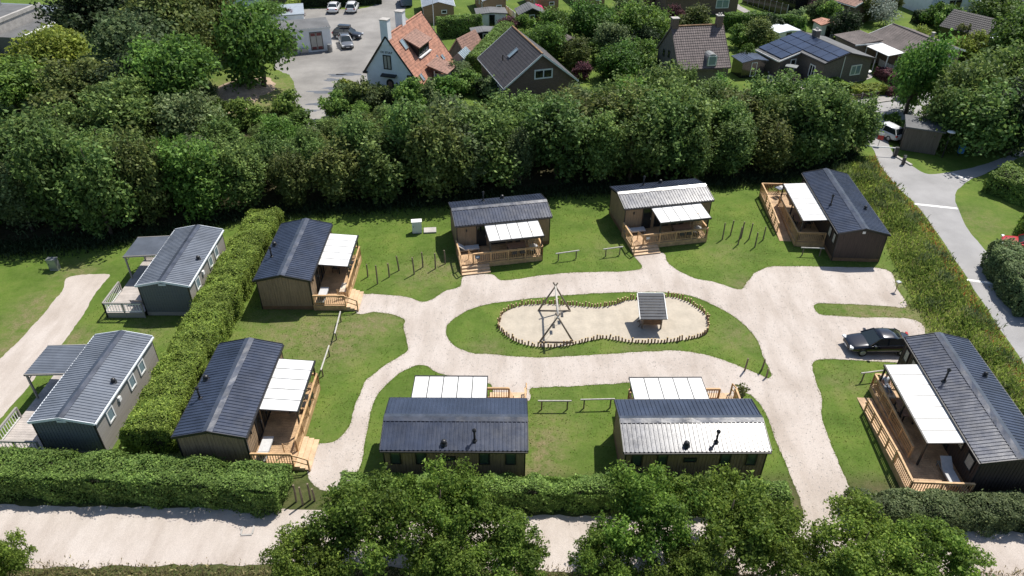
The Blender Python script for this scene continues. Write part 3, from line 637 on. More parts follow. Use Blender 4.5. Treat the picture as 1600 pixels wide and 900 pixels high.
def big_lodge(label, mir):
    s = mir; Y = lambda a, b: (min(a * s, b * s), max(a * s, b * s))
    root = thing('dark_lodge', label, 'lodge', group='dark timber lodges with ramps')
    walls(root, 1.95, 10.7, 2.66, .235, 'wood_dark'); roof(root, 2.1, 11.0, 2.78, 3.27)
    for y in (-4.2, -2.6, .2, 2.2, 4.2): window(root, (-1.97, y * s, 2.0), (0, 1, 0), (-1, 0, 0), .65, .98)
    window(root, (1.97, -1.6 * s, 1.55), (0, 1, 0), (1, 0, 0), 1.7, 2.02, mull=1, name='patio_door'); window(root, (1.97, -4.55 * s, 1.85), (0, 1, 0), (1, 0, 0), .8, .95, gm='curtain'); window(root, (1.97, -3.35 * s, 2.0), (0, 1, 0), (1, 0, 0), .55, .6, gm='curtain')
    window(root, (1.97, .9 * s, 1.9), (0, 1, 0), (1, 0, 0), .9, .8); window(root, (1.97, 3.6 * s, 1.85), (0, 1, 0), (1, 0, 0), .7, .95, gm='curtain'); window(root, (1.97, 4.7 * s, 1.85), (0, 1, 0), (1, 0, 0), .6, .95, gm='curtain')
    MB().bb(-.12, .12, 5.36 if s > 0 else -5.40, 5.40 if s > 0 else -5.36, 2.75, 2.97).ob('vent_plate', 'white_paint', root)
    flue(root, 1.45, 1.0 * s, 2.95, .95); vent(root, -1.3, 1.6 * s, 3.0, .14)
    a, b = Y(-5.85, 3.25)
    boards(1.98, 4.55, a, b, FZ, nx_=2).ob('deck_boards', 'deck', root, kind='stuff')
    a, b = Y(-5.85, -3.75); boards(4.56, 5.55, a, b, FZ).ob('deck_boards', 'deck', root, kind='stuff')
    zA, zB = (FZ, .03) if s > 0 else (.03, FZ); a, b = Y(-3.74, 2.4); boards(4.56, 5.55, a, b, zA, z_end=zB).ob('ramp_boards', 'deck', root, kind='stuff')
    m = MB(); a, b = Y(-5.83, 3.23); m.bb(4.46, 4.5, a, b, .03, .455); m.bb(5.5, 5.54, *Y(-5.83, -3.75), .03, .455); m.bb(2.0, 5.5, *Y(-5.84, -5.79), .03, .455); m.bb(2.0, 4.46, *Y(3.18, 3.22), .03, .455); m.bb(2.0, 4.3, *Y(3.235, 3.262), -.02 + .05, .44); m.ob('deck_skirt', 'pine', root)
    m = MB(); m.poly([(5.5, -3.74 * s, .455), (5.5, 2.3 * s, .0), (5.5, -3.74 * s, .0)], [(5.54, -3.74 * s, .455), (5.54, 2.3 * s, .0), (5.54, -3.74 * s, 0)]); m.ob('ramp_skirt', 'pine', root)
    railing(root, (5.5, -5.8 * s, FZ), (2.1, -5.8 * s, FZ), posts=2); railing(root, (5.5, -5.8 * s, FZ), (5.5, -3.6 * s, FZ), posts=1)
    railing(root, (5.5, -3.5 * s, FZ - .02), (5.5, 1.1 * s, .13), style='h', posts=4); railing(root, (4.45, -3.15 * s, FZ), (4.45, 3.2 * s, FZ), posts=4); railing(root, (4.45, 3.2 * s, FZ), (2.1, 3.2 * s, FZ), posts=1)
    a, b = Y(-3.8, 2.98); canopy(root, 2.06, 4.25, a, b, 2.58, 2.44, 7)
    for y in (-3.7, -.4, 2.88): MB().bb(4.12, 4.22, y * s - .05, y * s + .05, FZ, 2.36).ob('canopy_post', 'frame_black', root)
    return root
for n, x, y, rz, mir, lab in (('E', 29.17, 57.68, 177.5, 1, 'dark timber lodge with ramp, below the trees at the top right of the site'), ('H', 28.38, 33.23, 177.6, -1, 'dark timber lodge with ramp beside the parked dark car')):
    LODGE_FRAME[n] = (x, y, rz); o = big_lodge(lab, mir); o.location = (x, y, 0); o.rotation_euler = (0, 0, R(rz))
def mobile_home(label):
    root = thing('mobile_home', label, 'mobile home', group='grey mobile homes')
    walls(root, 1.82, 7.8, 2.66, .2, 'grey_wall', 'beige_wall'); roof(root, 1.95, 8.0, 2.82, 3.22, 'white_trim', .22, .26, 'roof_mid')
    m = MB(); m.bb(-1.86, -1.835, -3.88, 3.88, .34, 2.62); m.ob('side_panel', 'beige_wall', root)
    for y in (-1.9, -.5, 2.4): window(root, (-1.875, y, 1.95), (0, 1, 0), (-1, 0, 0), .75, .95, 'white_paint', 'glass_pale', .1)
    MB().box((-1.93, 1.2, 2.1), (.12, .25, .3)).ob('flue_box', 'white_paint', root); MB().box((0, 3.93, 2.85), (.55, .05, .14)).ob('vent_plate', 'white_trim', root)
    window(root, (1.84, -1.4, 1.6), (0, 1, 0), (1, 0, 0), 1.7, 2.0, 'white_paint', 'glass_dark', .09, 'patio_door', 1); window(root, (1.84, 1.9, 1.9), (0, 1, 0), (1, 0, 0), 1.1, .95, 'white_paint', 'glass_dark', .09)
    vent(root, -1.55, .6, 2.92, .15)
    boards(1.86, 4.75, -3.3, 4.25, FZ, .2).ob('deck_boards', 'deck_grey', root, kind='stuff')
    m = MB(); m.bb(4.66, 4.7, -3.28, 4.23, .03, .46); m.bb(1.9, 4.66, 4.18, 4.22, .03, .46); m.bb(1.9, 4.66, -3.27, -3.23, .03, .46); m.ob('deck_skirt', 'beige_wall', root)
    railing(root, (4.7, 1.45, FZ), (4.7, 4.2, FZ), .9, 'beige_wall', posts=1, gap=.2, bal='white_paint'); railing(root, (4.7, 4.2, FZ), (1.9, 4.2, FZ), .9, 'beige_wall', posts=2, gap=.2, bal='white_paint')
    railing(root, (4.7, -3.2, FZ), (1.95, -3.2, FZ), .9, 'beige_wall', posts=1, gap=.2)
    s = rib_slope(1.98, 2.78, 4.68, 2.62, -3.05, -.2, .16, .03, .03); s.ob('canopy_roof', 'roof_mid', root)
    m = MB(); m.bb(4.6, 4.7, -3.08, -.17, 2.5, 2.6); m.bar((1.98, -.2, 2.74), (4.7, -.2, 2.58), .06, .12); m.bar((1.98, -3.05, 2.74), (4.7, -3.05, 2.58), .06, .12); m.ob('canopy_frame', 'beige_wall', root)
    for y in (-2.95, -.3):
        m = MB(); m.bb(4.55, 4.66, y - .055, y + .055, FZ, 2.5); m.bar((4.6, y, 2.1), (4.2, y, 2.6), .07); m.ob('canopy_post', 'beige_wall', root)
    for i in range(2): MB().bb(3.0, 4.2, -3.3 - .3 * (i + 1), -3.3 - .3 * i - .003, .02, FZ - .17 * (i + 1)).ob('step', 'deck_grey', root)
    return root
mh = mobile_home('grey mobile home behind the leafy hedge, farther from the camera')
place(mh, (-25.71, 48.18, 0), 180.4, 'grey mobile home at the far end of the leafy hedge'); place(mh, (-26.09, 34.4, 0), 178.6, 'grey mobile home nearest the bottom left hedge')
LODGE_FRAME['I'] = (-25.71, 48.18, 180.4); LODGE_FRAME['J'] = (-26.09, 34.4, 178.6)

# ------------------------------------------------------------------ furniture on the decks
def lounger(label):
    t = thing('sun_lounger', label, 'sun lounger', group='sun loungers on the decks'); m = MB()
    m.bb(-.33, .33, -.95, .95, .26, .31); m.ob('frame', 'metal_grey', t); c = MB(); c.bb(-.31, .31, -.93, .25, .315, .39); c.ob('cushion', 'cushion', t)
    b = MB(); b.box((0, .58, .56), (.62, .78, .07), (1, 0, 0), (0, .8, .6)); b.ob('backrest', 'cushion', t)
    for x in (-.29, .29):
        for y in (-.85, .85): MB().bb(x - .025, x + .025, y - .025, y + .025, 0, .26).ob('leg', 'metal_grey', t)
    return t
def table(label):
    t = thing('dining_table', label, 'table', group='dining tables on the decks'); m = MB()
    for i in range(6): m.bb(-.42 + .14 * i + .005, -.28 + .14 * i - .005, -.75, .75, .71, .75)
    m.ob('table_top', 'table_brown', t)
    for x in (-.35, .35):
        for y in (-.65, .65): MB().bb(x - .035, x + .035, y - .035, y + .035, 0, .71).ob('leg', 'frame_black', t)
    return t
def chair(label):
    t = thing('garden_chair', label, 'chair', group='dark garden chairs on the decks'); MB().bb(-.23, .23, -.23, .23, .42, .47).ob('seat', 'frame_black', t); MB().box((0, .25, .72), (.44, .04, .5), (1, 0, 0), (0, .97, .2)).ob('backrest', 'frame_black', t)
    for x in (-.2, .2):
        for y in (-.2, .2): MB().tube([(x, y, 0), (x, y, .42)], .018, 6).ob('leg', 'frame_black', t)
    return t
def egg_chair(label):
    t = thing('hanging_egg_chair', label, 'egg chair', group='hanging egg chairs'); m = MB(); C = Vector((0, 0, .98))
    for i in range(13):
        a = R(-125 + 250 * i / 12); m.tube([C + Vector((math.sin(a) * .5 * math.sin(f), math.cos(a) * .48 * math.sin(f), .66 * math.cos(f))) for f in np.linspace(.05, 3.05, 11)], .017, 4, False)
    for f in np.linspace(.4, 2.8, 9): m.tube([C + Vector((math.sin(R(a)) * .5 * math.sin(f), math.cos(R(a)) * .48 * math.sin(f), .66 * math.cos(f))) for a in range(-125, 126, 25)], .014, 4, False)
    m.ob('basket', 'rattan', t); MB().lathe([(.02, 0), (.36, .02), (.38, .12), (.02, .2)], (0, .05, .5), 12).ob('cushion', 'cushion', t, True)
    MB().tube([(0, .55, .05), (0, .72, .9), (0, .6, 1.75), (0, .25, 2.02), (0, 0, 1.95), (0, 0, 1.62)], .03, 8).ob('stand', 'pine_pale', t, True); MB().lathe([(.02, .05), (.5, .05), (.52, .02), (.52, 0)], (0, .3, 0), 18).ob('base', 'frame_black', t)
    return t
pl, pt, pc, pe = lounger('x'), table('x'), chair('x'), egg_chair('x')
def put(proto_, n, x, y, rz, lab): 
    q = local(n, x, y); place(proto_, (*q, FZ), LODGE_FRAME[n][2] + rz, lab)
WH = {'A': 'lodge by the bottom hedge', 'B': 'lodge at the far hedge end', 'C': 'lodge beside the white cabinet', 'D': 'pale-roofed lodge', 'E': 'dark lodge below the trees', 'H': 'dark lodge beside the car'}
for n in 'ABCD':
    put(pl, n, 2.55, -3.2, 180, 'grey sun lounger, ' + WH[n])
    put(pt, n, 3.55, .75, 0, 'brown slatted deck table, ' + WH[n])
    for x, y, r_, side in ((2.85, .4, 90, 'wall side of table, near steps'), (2.85, 1.1, 90, 'wall side of table, far from steps'), (4.2, .4, -90, 'railing side of table, near steps'), (4.2, 1.1, -90, 'railing side of table, far from steps')): put(pc, n, x, y, r_, 'dark chair, ' + WH[n] + ', ' + side)
for n in 'CD': put(pe, n, 3.75, 2.2, 150, 'rattan hanging egg chair, ' + WH[n])
for n, s in (('E', 1), ('H', -1)):
    put(pl, n, 2.75, -4.55 * s, 0 if s > 0 else 180, 'grey sun lounger, ' + WH[n])
    put(pt, n, 3.5, .3 * s, 0, 'brown slatted deck table, ' + WH[n])
    for x, y, r_, side in ((2.8, 0, 90, 'wall side of table, upper'), (2.8, .7, 90, 'wall side of table, lower'), (4.15, 0, -90, 'railing side of table, upper'), (4.15, .7, -90, 'railing side of table, lower')): put(pc, n, x, y * s, r_, 'dark chair, ' + WH[n] + ', ' + side)
def bench(n, x, y, rz, lab):
    t = thing('bench', lab, 'bench', (*local(n, x, y), FZ), LODGE_FRAME[n][2] + rz); MB().bb(-.25, .25, -.6, .6, .38, .44).ob('seat', 'cushion_cream', t)
    for y_ in (-.5, .5): MB().bb(-.2, .2, y_ - .04, y_ + .04, 0, .38).ob('leg', 'pine', t)
bench('B', 4.05, -2.35, 0, 'cream bench by the railing on the deck of the lodge at the far hedge end')
def low_table(n, x, y, lab):
    t = thing('low_table', lab, 'table', (*local(n, x, y), FZ), LODGE_FRAME[n][2]); MB().bb(-.5, .5, -.35, .35, .4, .46).ob('table_top', 'deck_grey', t)
    for a in (-.42, .42):
        for b in (-.28, .28): MB().bb(a - .03, a + .03, b - .03, b + .03, 0, .4).ob('leg', 'beige_wall', t)
low_table('I', 2.8, 2.9, 'pale garden table on the grey deck of the far mobile home')
MBt = thing('drying_rack', 'dark folding drying rack in the corner of the deck of the lodge below the trees', 'drying rack', (*local('E', 3.9, -5.1), FZ), 30)
m = MB()
for i in range(7): m.bar((-.5 + i * .16, -.35, .85), (-.5 + i * .16, .35, .85), .015)
for y in (-.35, .35): m.bar((-.55, y, .85), (.55, y, .85), .02)
m.ob('rack', 'frame_black', MBt); m = MB()
for s in (-1, 1): m.bar((-.45 * s, -.33, 0), (.4 * s, -.33, .84), .025); m.bar((-.45 * s, .33, 0), (.4 * s, .33, .84), .025)
m.ob('leg_frame', 'frame_black', MBt); MB().bb(-.45, -.05, -.3, .3, .862, .9).ob('laundry', 'trousers', MBt); MB().bb(.02, .4, -.3, .3, .862, .89).ob('laundry', 'cushion', MBt)
# ------------------------------------------------------------------ playground
pal = thing('palisade_edging', 'ring of short wooden stakes edging the sand pit', 'palisade', (*SANDP[0], 0)); ox, oy = SANDP[0]
stake = []
for i, h in enumerate((.3, .38, .46, .54)):
    m = MB(); m.tube([(0, 0, -.05), (.01, 0, h)], [.062, .055], 7); me_ = m.mesh('stake', 'stake_wood'); me_.materials.append(MT['post_top']); me_.polygons[len(me_.polygons) - 1].material_index = 1; stake.append(me_)
seg = np.hypot(*np.diff(np.vstack([sand_loop, sand_loop[:1]]), axis=0).T); cum = np.r_[0, np.cumsum(seg)]
for s in np.arange(0, cum[-1] - .1, .235):
    i = np.searchsorted(cum, s, 'right') - 1; p = sand_loop[i] + (sand_loop[(i + 1) % len(sand_loop)] - sand_loop[i]) * (s - cum[i]) / seg[i]
    o = link('stake', stake[rng.choice(4, p=[.3, .35, .25, .1])], pal); o.location = (p[0] - ox + rng.normal(0, .02), p[1] - oy + rng.normal(0, .02), 0); o.rotation_euler = (rng.normal(0, .07), rng.normal(0, .07), rng.uniform(0, 6))
sw = thing('swing_set', 'log swing set with crossed legs standing in the sand pit', 'swing', (3.25, 43.3, 0))
MB().tube([(.02, -2.1, 2.36), (0, 2.15, 2.34)], [.075, .07], 9).ob('top_beam', 'rail_grey', sw, True)
for y in (-1.85, 1.9):
    for s in (-1, 1): MB().tube([(s * 1.24, y, -.05), (-s * .16, y + .02 * s, 2.62)], [.075, .06], 8).ob('leg', 'log_grey', sw, True)
    MB().tube([(-1.25, y - .1, .08), (1.25, y - .1, .08)], .06, 7).ob('ground_log', 'log_grey', sw, True)
for y in (-.65, .6):
    a = .28 if y > 0 else -.1; sx = math.sin(a) * 1.8; sz = 2.3 - math.cos(a) * 1.8
    r_ = MB()
    for s in (-.2, .2): r_.tube([(0, y + s, 2.3), (sx, y + s, sz)], .012, 5)
    q = r_.ob('chain', 'metal_grey', sw); MB().bb(sx - .1, sx + .1, y - .23, y + .23, sz - .03, sz + .02).ob('seat', 'frame_black', q)
ph = thing('playhouse', 'small wooden playhouse with dark slatted roof standing in the sand pit', 'playhouse', (10.35, 43.7, 0))
x0, x1, za, zb, ya, yb = -1.0, .92, 1.28, 2.05, -1.2, .95
n = 9
for i in range(n):
    t0, t1 = i / n, (i + 1) / n - .015; P = lambda t, l: (ya + (yb - ya) * t, za + (zb - za) * t + l)
    MB().poly([(x0, *P(t0, 0)), (x1, *P(t0, 0)), (x1, *P(t1, -.03)), (x0, *P(t1, -.03))], [(x0, *P(t0, .05)), (x1, *P(t0, .05)), (x1, *P(t1, .03)), (x0, *P(t1, .03))]).ob('roof_board', 'roof_matt', ph)
for s in (x0 - .03, x1 + .03): MB().bar((s, ya, za + .02), (s, yb, zb + .02), .05, .14).ob('barge_board', 'white_paint', ph)
MB().bar((x0, yb + .02, zb + .02), (x1, yb + .02, zb + .02), .06, .12).ob('barge_board', 'white_paint', ph)
for i in range(8):
    z = .42 + i * .1; MB().bb(-.62, .66, -.68, -.64, z, z + .085).ob('plank', 'wood_skirt', ph)
    for s in (-.65, .67): MB().bb(s - .02, s + .02, -.62, .66, z, z + .085).ob('plank', 'pine', ph)
for a, b, z in ((-.68, -.66, 1.4), (.7, -.66, 1.4), (-.68, .66, 1.88), (.7, .66, 1.88)): MB().bb(a - .05, a + .05, b - .05, b + .05, 0, z).ob('post', 'post_wood', ph)
MB().bb(-.62, .66, -.62, .62, .36, .4).ob('floor', 'pine', ph)
m = MB(); m.bar((-.66, -.5, .4), (-.95, -.45, .0), .06); m.bar((-.66, .1, .4), (-.95, .1, .0), .06); m.bar((-.8, -.5, .2), (-.8, .1, .2), .05); m.ob('ladder', 'post_wood', ph)
# ------------------------------------------------------------------ posts, rails, cabinets
pm_ = MB().tube([(0, 0, -.05), (.01, .01, .8), (0, 0, 1.5)], [.065, .062, .055], 8).mesh('wooden_post', 'post_wood')
def post(p, h, lab, grp, tilt=.03):
    o = link('wooden_post', pm_); o.location = (*p, 0); o.scale = (1, 1, h / 1.5); o.rotation_euler = (rng.normal(0, tilt), rng.normal(0, tilt), 0); tag(o, lab, 'post', grp)
for i, (p, h) in enumerate([((-11.75, 49.56), 1.25), ((-10.81, 48.58), 1.8), ((-10.00, 49.58), 1.35), ((-9.33, 50.52), 1.45), ((-8.02, 50.00), 1.65), ((-7.41, 51.04), 1.5), ((-6.35, 50.80), 1.5), ((-5.60, 51.57), 1.3)]): post(p, h, 'slim wooden post in the row of eight on the lawn, number %s from the left' % ['one', 'two', 'three', 'four', 'five', 'six', 'seven', 'eight'][i], 'row of eight posts')
for i, (p, h) in enumerate([((18.52, 55.71), 1.65), ((19.39, 56.41), 1.55), ((19.71, 54.92), 1.75), ((20.25, 55.99), 1.65), ((20.88, 55.78), 1.65), ((21.08, 54.52), 1.45), ((22.10, 55.69), 1.35)]): post(p, h, 'wooden post in the cluster of seven beside the dark lodge, number %s from the left' % ['one', 'two', 'three', 'four', 'five', 'six', 'seven'][i], 'cluster of seven posts')
for i, (p, h) in enumerate([((-12.16, 27.11), 1.4), ((-11.74, 26.89), 1.5), ((-11.39, 27.25), 1.35), ((-11.13, 27.18), 1.05)]): post(p, h, 'wooden post at the end of the bottom hedge, number %s from the left' % ['one', 'two', 'three', 'four'][i], 'four posts at the hedge end')
for i, (p, h) in enumerate([((16.14, 38.46), 1.2), ((17.34, 38.54), 1.05), ((17.45, 37.78), .8)]): post(p, h, ['tall post with pale top on the pointed lawn tip', 'middle post on the pointed lawn tip', 'short outermost post on the pointed lawn tip'][i], 'posts on the lawn tip')
def low_rail(a, b, lab, h=.78, e=.25):
    a, b = Vector((*a, 0)), Vector((*b, 0)); d = (b - a).normalized(); t = thing('low_rail', lab, 'rail', a, 0, 'low wooden rails on the lawns'); L = (b - a).length
    MB().tube([-d * e + Vector((0, 0, h)), d * (L + e) + Vector((0, 0, h))], .055, 8).ob('rail', 'rail_grey', t)
    for q in (0, L): MB().tube([d * q + Vector((0, 0, -.02)), d * q + Vector((0, 0, h - .03))], .05, 7).ob('post', 'post_wood', t)
for a, b, l in (((3.87, 52.09), (5.40, 52.50), 'right of the lodge beside the white cabinet'), ((7.93, 52.83), (9.16, 53.14), 'left of the pale-roofed lodge steps'), ((1.97, 34.57), (3.63, 34.58), 'on the lawn between the two lodges seen from behind, left one'), ((4.72, 34.71), (6.44, 34.78), 'on the lawn between the two lodges seen from behind, right one'),
                ((-12.79, 43.62), (-12.71, 41.52), 'left of the loop, upper of two in line'), ((-12.84, 39.68), (-12.86, 37.61), 'left of the loop, lower of two in line'), ((24.77, 53.23), (26.22, 53.15), 'against the deck of the dark lodge below the trees'), ((23.86, 37.46), (25.36, 37.73), 'at the corner deck beside the parked dark car')):
    low_rail(a, b, 'low grey rail ' + l)
def cabinet(p, d, rz, mat, lab):
    t = thing('utility_cabinet', lab, 'cabinet', p, rz); w, q, h = d; MB().bb(-w / 2, w / 2, -q / 2, q / 2, .08, h).ob('body', mat, t); MB().bb(-w / 2 - .04, w / 2 + .04, -q / 2 - .04, q / 2 + .04, h, h + .06).ob('lid', mat, t)
    MB().bb(-w / 2 + .02, w / 2 - .02, -q / 2 + .02, q / 2 - .02, 0, .08).ob('plinth', 'concrete', t); dd = MB().bb(-w / 2 + .04, w / 2 - .04, -q / 2 - .015, -q / 2, .14, h - .06).ob('door', mat, t); MB().bb(-w / 2 + .1, -w / 2 + .13, -q / 2 - .035, -q / 2 - .015, h * .55, h * .7).ob('handle', 'frame_black', dd)
cabinet((-8.48, 56.60), (.85, .5, 1.15), 8, 'white_paint', 'white utility cabinet on the shaded lawn below the trees'); cabinet((-37.58, 50.35), (.7, .45, 1.0), 0, 'metal_grey', 'grey utility cabinet in the shade above the left gravel drive')
m = MB(); m.bb(-.55, .55, -.42, .42, .02, .14); t = m.ob('concrete_cover', 'concrete'); t.location = (*(-7.36, 56.83), 0); t.rotation_euler = (0, 0, R(6)); tag(t, 'pale square slab lying beside the white utility cabinet', 'slab')
t = thing('garden_lamp', 'small square light on a short post at the edge of the parking bay', 'lamp', (30.60, 48.06), 20); MB().tube([(0, 0, 0), (0, 0, .8)], .03, 7).ob('post', 'post_wood', t); MB().box((0, 0, .88), (.3, .3, .12)).ob('lamp_head', 'metal_grey', t)
t = thing('manhole_frame', 'pale square frame lying at the edge of the dirt road', 'manhole frame', (-14.35, 25.17), 4); m = MB()
for s in (-1, 1): m.bb(-.3, .3, s * .3 - .05, s * .3 + .05, .02, .06); m.bb(s * .3 - .05, s * .3 + .05, -.25, .25, .02, .058)
m.ob('frame', 'concrete', t)
t = thing('marker_post', 'orange marker post in the shade of the bottom right hedge', 'marker post', (23.26, 24.61), 0); MB().tube([(0, 0, 0), (.1, 0, .9)], .05, 8).ob('post', 'orange', t); MB().tube([(.08, 0, .7), (.087, 0, .78)], .054, 8).ob('band', 'white_paint', t)
# ------------------------------------------------------------------ cars
def loft(rings):
    m = MB(); n = len(rings[0]); V = [p for r in rings for p in r]; F = []
    for i in range(len(rings) - 1): F += [(i * n + k, i * n + (k + 1) % n, (i + 1) * n + (k + 1) % n, (i + 1) * n + k) for k in range(n)]
    return m.add(V, F + [tuple(range(n))[::-1], tuple(range((len(rings) - 1) * n, len(rings) * n))])
def car(label, col, kind='sedan', group='parked cars', L=4.7):
    t = thing('parked_car', label, 'car', group=group); k = L / 4.7
    st = [(2.33, .62, .30, .60), (2.2, .80, .22, .70), (1.7, .89, .18, .80), (.9, .91, .17, .92), (0, .92, .17, .96), (-1.0, .92, .17, .98), (-1.7, .90, .19, .99 if kind == 'sedan' else 1.02), (-2.2, .82, .26, .94 if kind == 'sedan' else 1.0), (-2.33, .66, .34, .78)]
    R_ = []
    for x, hw, z0, z1 in st:
        h = z1 - z0; sec = [(hw * .86, z0), (hw * .98, z0 + h * .22), (hw, z0 + h * .55), (hw * .95, z0 + h * .86), (hw * .80, z1), (hw * .4, z1 + .025)]
        R_.append([(x * k, y, z) for y, z in sec] + [(x * k, -y, z) for y, z in sec[::-1]])
    b = loft(R_).ob('body', col, t, True); md = b.modifiers.new('s', 'SUBSURF'); md.levels = 1; md.render_levels = 1
    rear = (-1.75, -1.15) if kind == 'sedan' else (-2.2, -1.75); top = 1.43 if kind == 'sedan' else 1.5
    g = [[(1.05, .78, .9), (.35, .60, top - .03)], [(rear[0], .76, .95), (rear[1], .58, top - .05)]]
    m = MB(); A = [(1.08 * k, .80, .90), (rear[0] * k, .78, .95), (rear[0] * k, -.78, .95), (1.08 * k, -.80, .90)]; B = [(.30 * k, .60, top - .04), (rear[1] * k, .58, top - .06), (rear[1] * k, -.58, top - .06), (.30 * k, -.60, top - .04)]
    m.poly(A, B); m.ob('glazing', 'glass_car', t)
    r = loft([[(x * k, y * w_, z + dz) for y, dz in ((-1, -.05), (-.8, .0), (0, .03), (.8, 0), (1, -.05))] + [(x * k, y * w_, z - .06) for y in (1, -1)] for x, w_, z in ((.34, .6, top - .02), (0, .64, top + .005), (-.6, .63, top), (rear[1], .59, top - .04))]).ob('roof', col, t, True)
    for s in (-1, 1):
        for (p, q) in (((1.08, .80, .92), (.30, .605, top - .03)), ((-.25, .815, .94), (-.3, .645, top - .03)), ((rear[0], .785, .96), (rear[1], .59, top - .05))): MB().bar((p[0] * k, s * p[1], p[2]), (q[0] * k, s * q[1], q[2]), .06, .05).ob('pillar', col, t)
        for x in (1.42, -1.4):
            w_ = MB().tube([(x * k, s * .70, .32), (x * k, s * .90, .32)], .32, 18).ob('wheel', 'tyre', t); MB().tube([(x * k, s * .895, .32), (x * k, s * .915, .32)], [.21, .19], 12).ob('rim', 'metal_grey', w_)
        MB().box((2.2 * k, s * .62, .62), (.22, .34, .14), (1, -s * .35, 0)).ob('headlight', 'headlamp', t); MB().box((-2.24 * k, s * .66, .80), (.14, .3, .16), (1, s * .2, 0)).ob('tail_light', 'rear_lamp', t)
        MB().box((.75 * k, s * .98, .98), (.16, .2, .13)).ob('wing_mirror', col, t)
    MB().box((2.31 * k, 0, .45), (.06, 1.0, .14)).ob('grille', 'frame_black', t); MB().box((2.345 * k, 0, .42), (.02, .5, .11)).ob('number_plate', 'line_white', t); MB().box((-2.33 * k, 0, .6), (.04, .5, .11)).ob('number_plate', 'line_white', t)
    return t
c = car('dark navy sedan parked beside the dark lodge with the ramp', 'car_navy', 'sedan', 'parked cars'); c.location = (26.25, 40.95, .01); c.rotation_euler = (0, 0, R(181))
# ------------------------------------------------------------------ person on the deck
def skin_fig(name, V, E_, mat, parent, root=0, sub=2):
    me_ = bpy.data.meshes.new(name); me_.from_pydata([v[:3] for v in V], E_, []); o = link(name, me_, parent); me_.materials.append(MT[mat])
    bm = bmesh.new(); bm.from_mesh(me_); ly = bm.verts.layers.skin.verify()
    for i, v in enumerate(bm.verts): r = V[i][3]; v[ly].radius = (r, r) if not hasattr(r, '__len__') else r; v[ly].use_root = i == root
    bm.to_mesh(me_); bm.free(); s = o.modifiers.new('skin', 'SKIN'); s.use_smooth_shade = True; u = o.modifiers.new('sub', 'SUBSURF'); u.levels = u.render_levels = sub
    return o
pq = local('H', 3.85, -2.75); per = thing('person', 'person in a pale blue shirt and grey trousers sitting back on the deck lounger', 'person', (*pq, FZ), 178)
V = [(0, 0, .46, .14), (0, -.08, .66, .15), (0, -.17, .9, (.17, .12)), (0, -.19, .98, .06), (0, -.18, 1.06, .055), (0, -.17, 1.13, .1), (0, -.15, 1.22, .085),
     (.19, -.16, .92, .06), (.29, -.02, .70, .045), (.22, .2, .62, .035), (.2, .28, .6, .035), (-.19, -.16, .92, .06), (-.29, -.02, .70, .045), (-.22, .2, .62, .035), (-.2, .28, .6, .035),
     (.1, .06, .46, .09), (.13, .48, .5, .065), (.13, .88, .45, .045), (.14, .92, .52, .035), (-.1, .06, .46, .09), (-.13, .48, .5, .065), (-.13, .88, .45, .045), (-.14, .92, .52, .035)]
E_ = [(0, 1), (1, 2), (2, 3), (3, 4), (4, 5), (5, 6), (2, 7), (7, 8), (8, 9), (9, 10), (2, 11), (11, 12), (12, 13), (13, 14), (0, 15), (15, 16), (16, 17), (17, 18), (0, 19), (19, 20), (20, 21), (21, 22)]
skin_fig('body', V, E_, 'skin', per)
skin_fig('shirt', [(0, -.02, .52, .165), (0, -.08, .66, .175), (0, -.17, .9, (.2, .145)), (.2, -.16, .92, .085), (.26, -.07, .78, .07), (-.2, -.16, .92, .085), (-.26, -.07, .78, .07)], [(0, 1), (1, 2), (2, 3), (3, 4), (2, 5), (5, 6)], 'shirt', per)
skin_fig('trousers', [(0, 0, .47, .165), (.1, .06, .47, .115), (.13, .48, .51, .085), (.13, .84, .46, .065), (-.1, .06, .47, .115), (-.13, .48, .51, .085), (-.13, .84, .46, .065)], [(0, 1), (1, 2), (2, 3), (0, 4), (4, 5), (5, 6)], 'trousers', per)
skin_fig('hair', [(0, -.2, 1.13, .09), (0, -.185, 1.22, .095), (0, -.15, 1.28, .07)], [(0, 1), (1, 2)], 'hair', per)
for s in (-1, 1): MB().box((s * .035, -.062, 1.15), (.025, .02, .015)).ob('eye', 'hair', per)
lc = thing('deck_lounge_chair', 'cream cushioned lounge chair under the person on the dark lodge deck', 'lounge chair', (*pq, FZ), 178)
MB().bb(-.34, .34, -.3, .5, .22, .33).ob('seat', 'cushion_cream', lc); MB().box((0, -.42, .6), (.66, .12, .75), (1, 0, 0), (0, 1, -.3)).ob('backrest', 'cushion_cream', lc); MB().bb(-.34, .34, .53, 1.15, .26, .39).ob('foot_rest', 'cushion_cream', lc)
for a in (-.3, .3):
    for b in (-.25, .45, 1.08): MB().bb(a - .03, a + .03, b - .03, b + .03, 0, .24).ob('leg', 'pine', lc)

for n, mat, lab in (('C', 'teal_sign', 'small teal plaque on the railing of the lodge beside the white cabinet'), ('D', 'metal_grey', 'small grey plaque on the railing of the pale-roofed lodge')):
    t = thing('number_plaque', lab, 'plaque', (*local(n, 4.53, -2.72), FZ + .62), LODGE_FRAME[n][2]); MB().bb(0, .03, -.17, .17, -.13, .13).ob('plate', mat, t); MB().bb(.03, .036, -.09, .09, -.05, .05).ob('print', 'white_paint', t)
t = thing('potted_plant', 'leafy plant in a dark pot beside the steps of the white-roofed lodge', 'potted plant', (*local('G', 5.0, -4.75), 0), 0); MB().lathe([(.18, 0), (.24, .4), (.2, .4), (.02, .38)], n=12).ob('pot', 'frame_black', t, True); rgp = np.random.default_rng(8); Pp = rgp.normal(0, .22, (260, 3)) + [0, 0, .75]; link('leaves', quads('leaves', leaves(Pp, Pp - [0, 0, .6], .14, rgp), 'leaf_olive'), t)
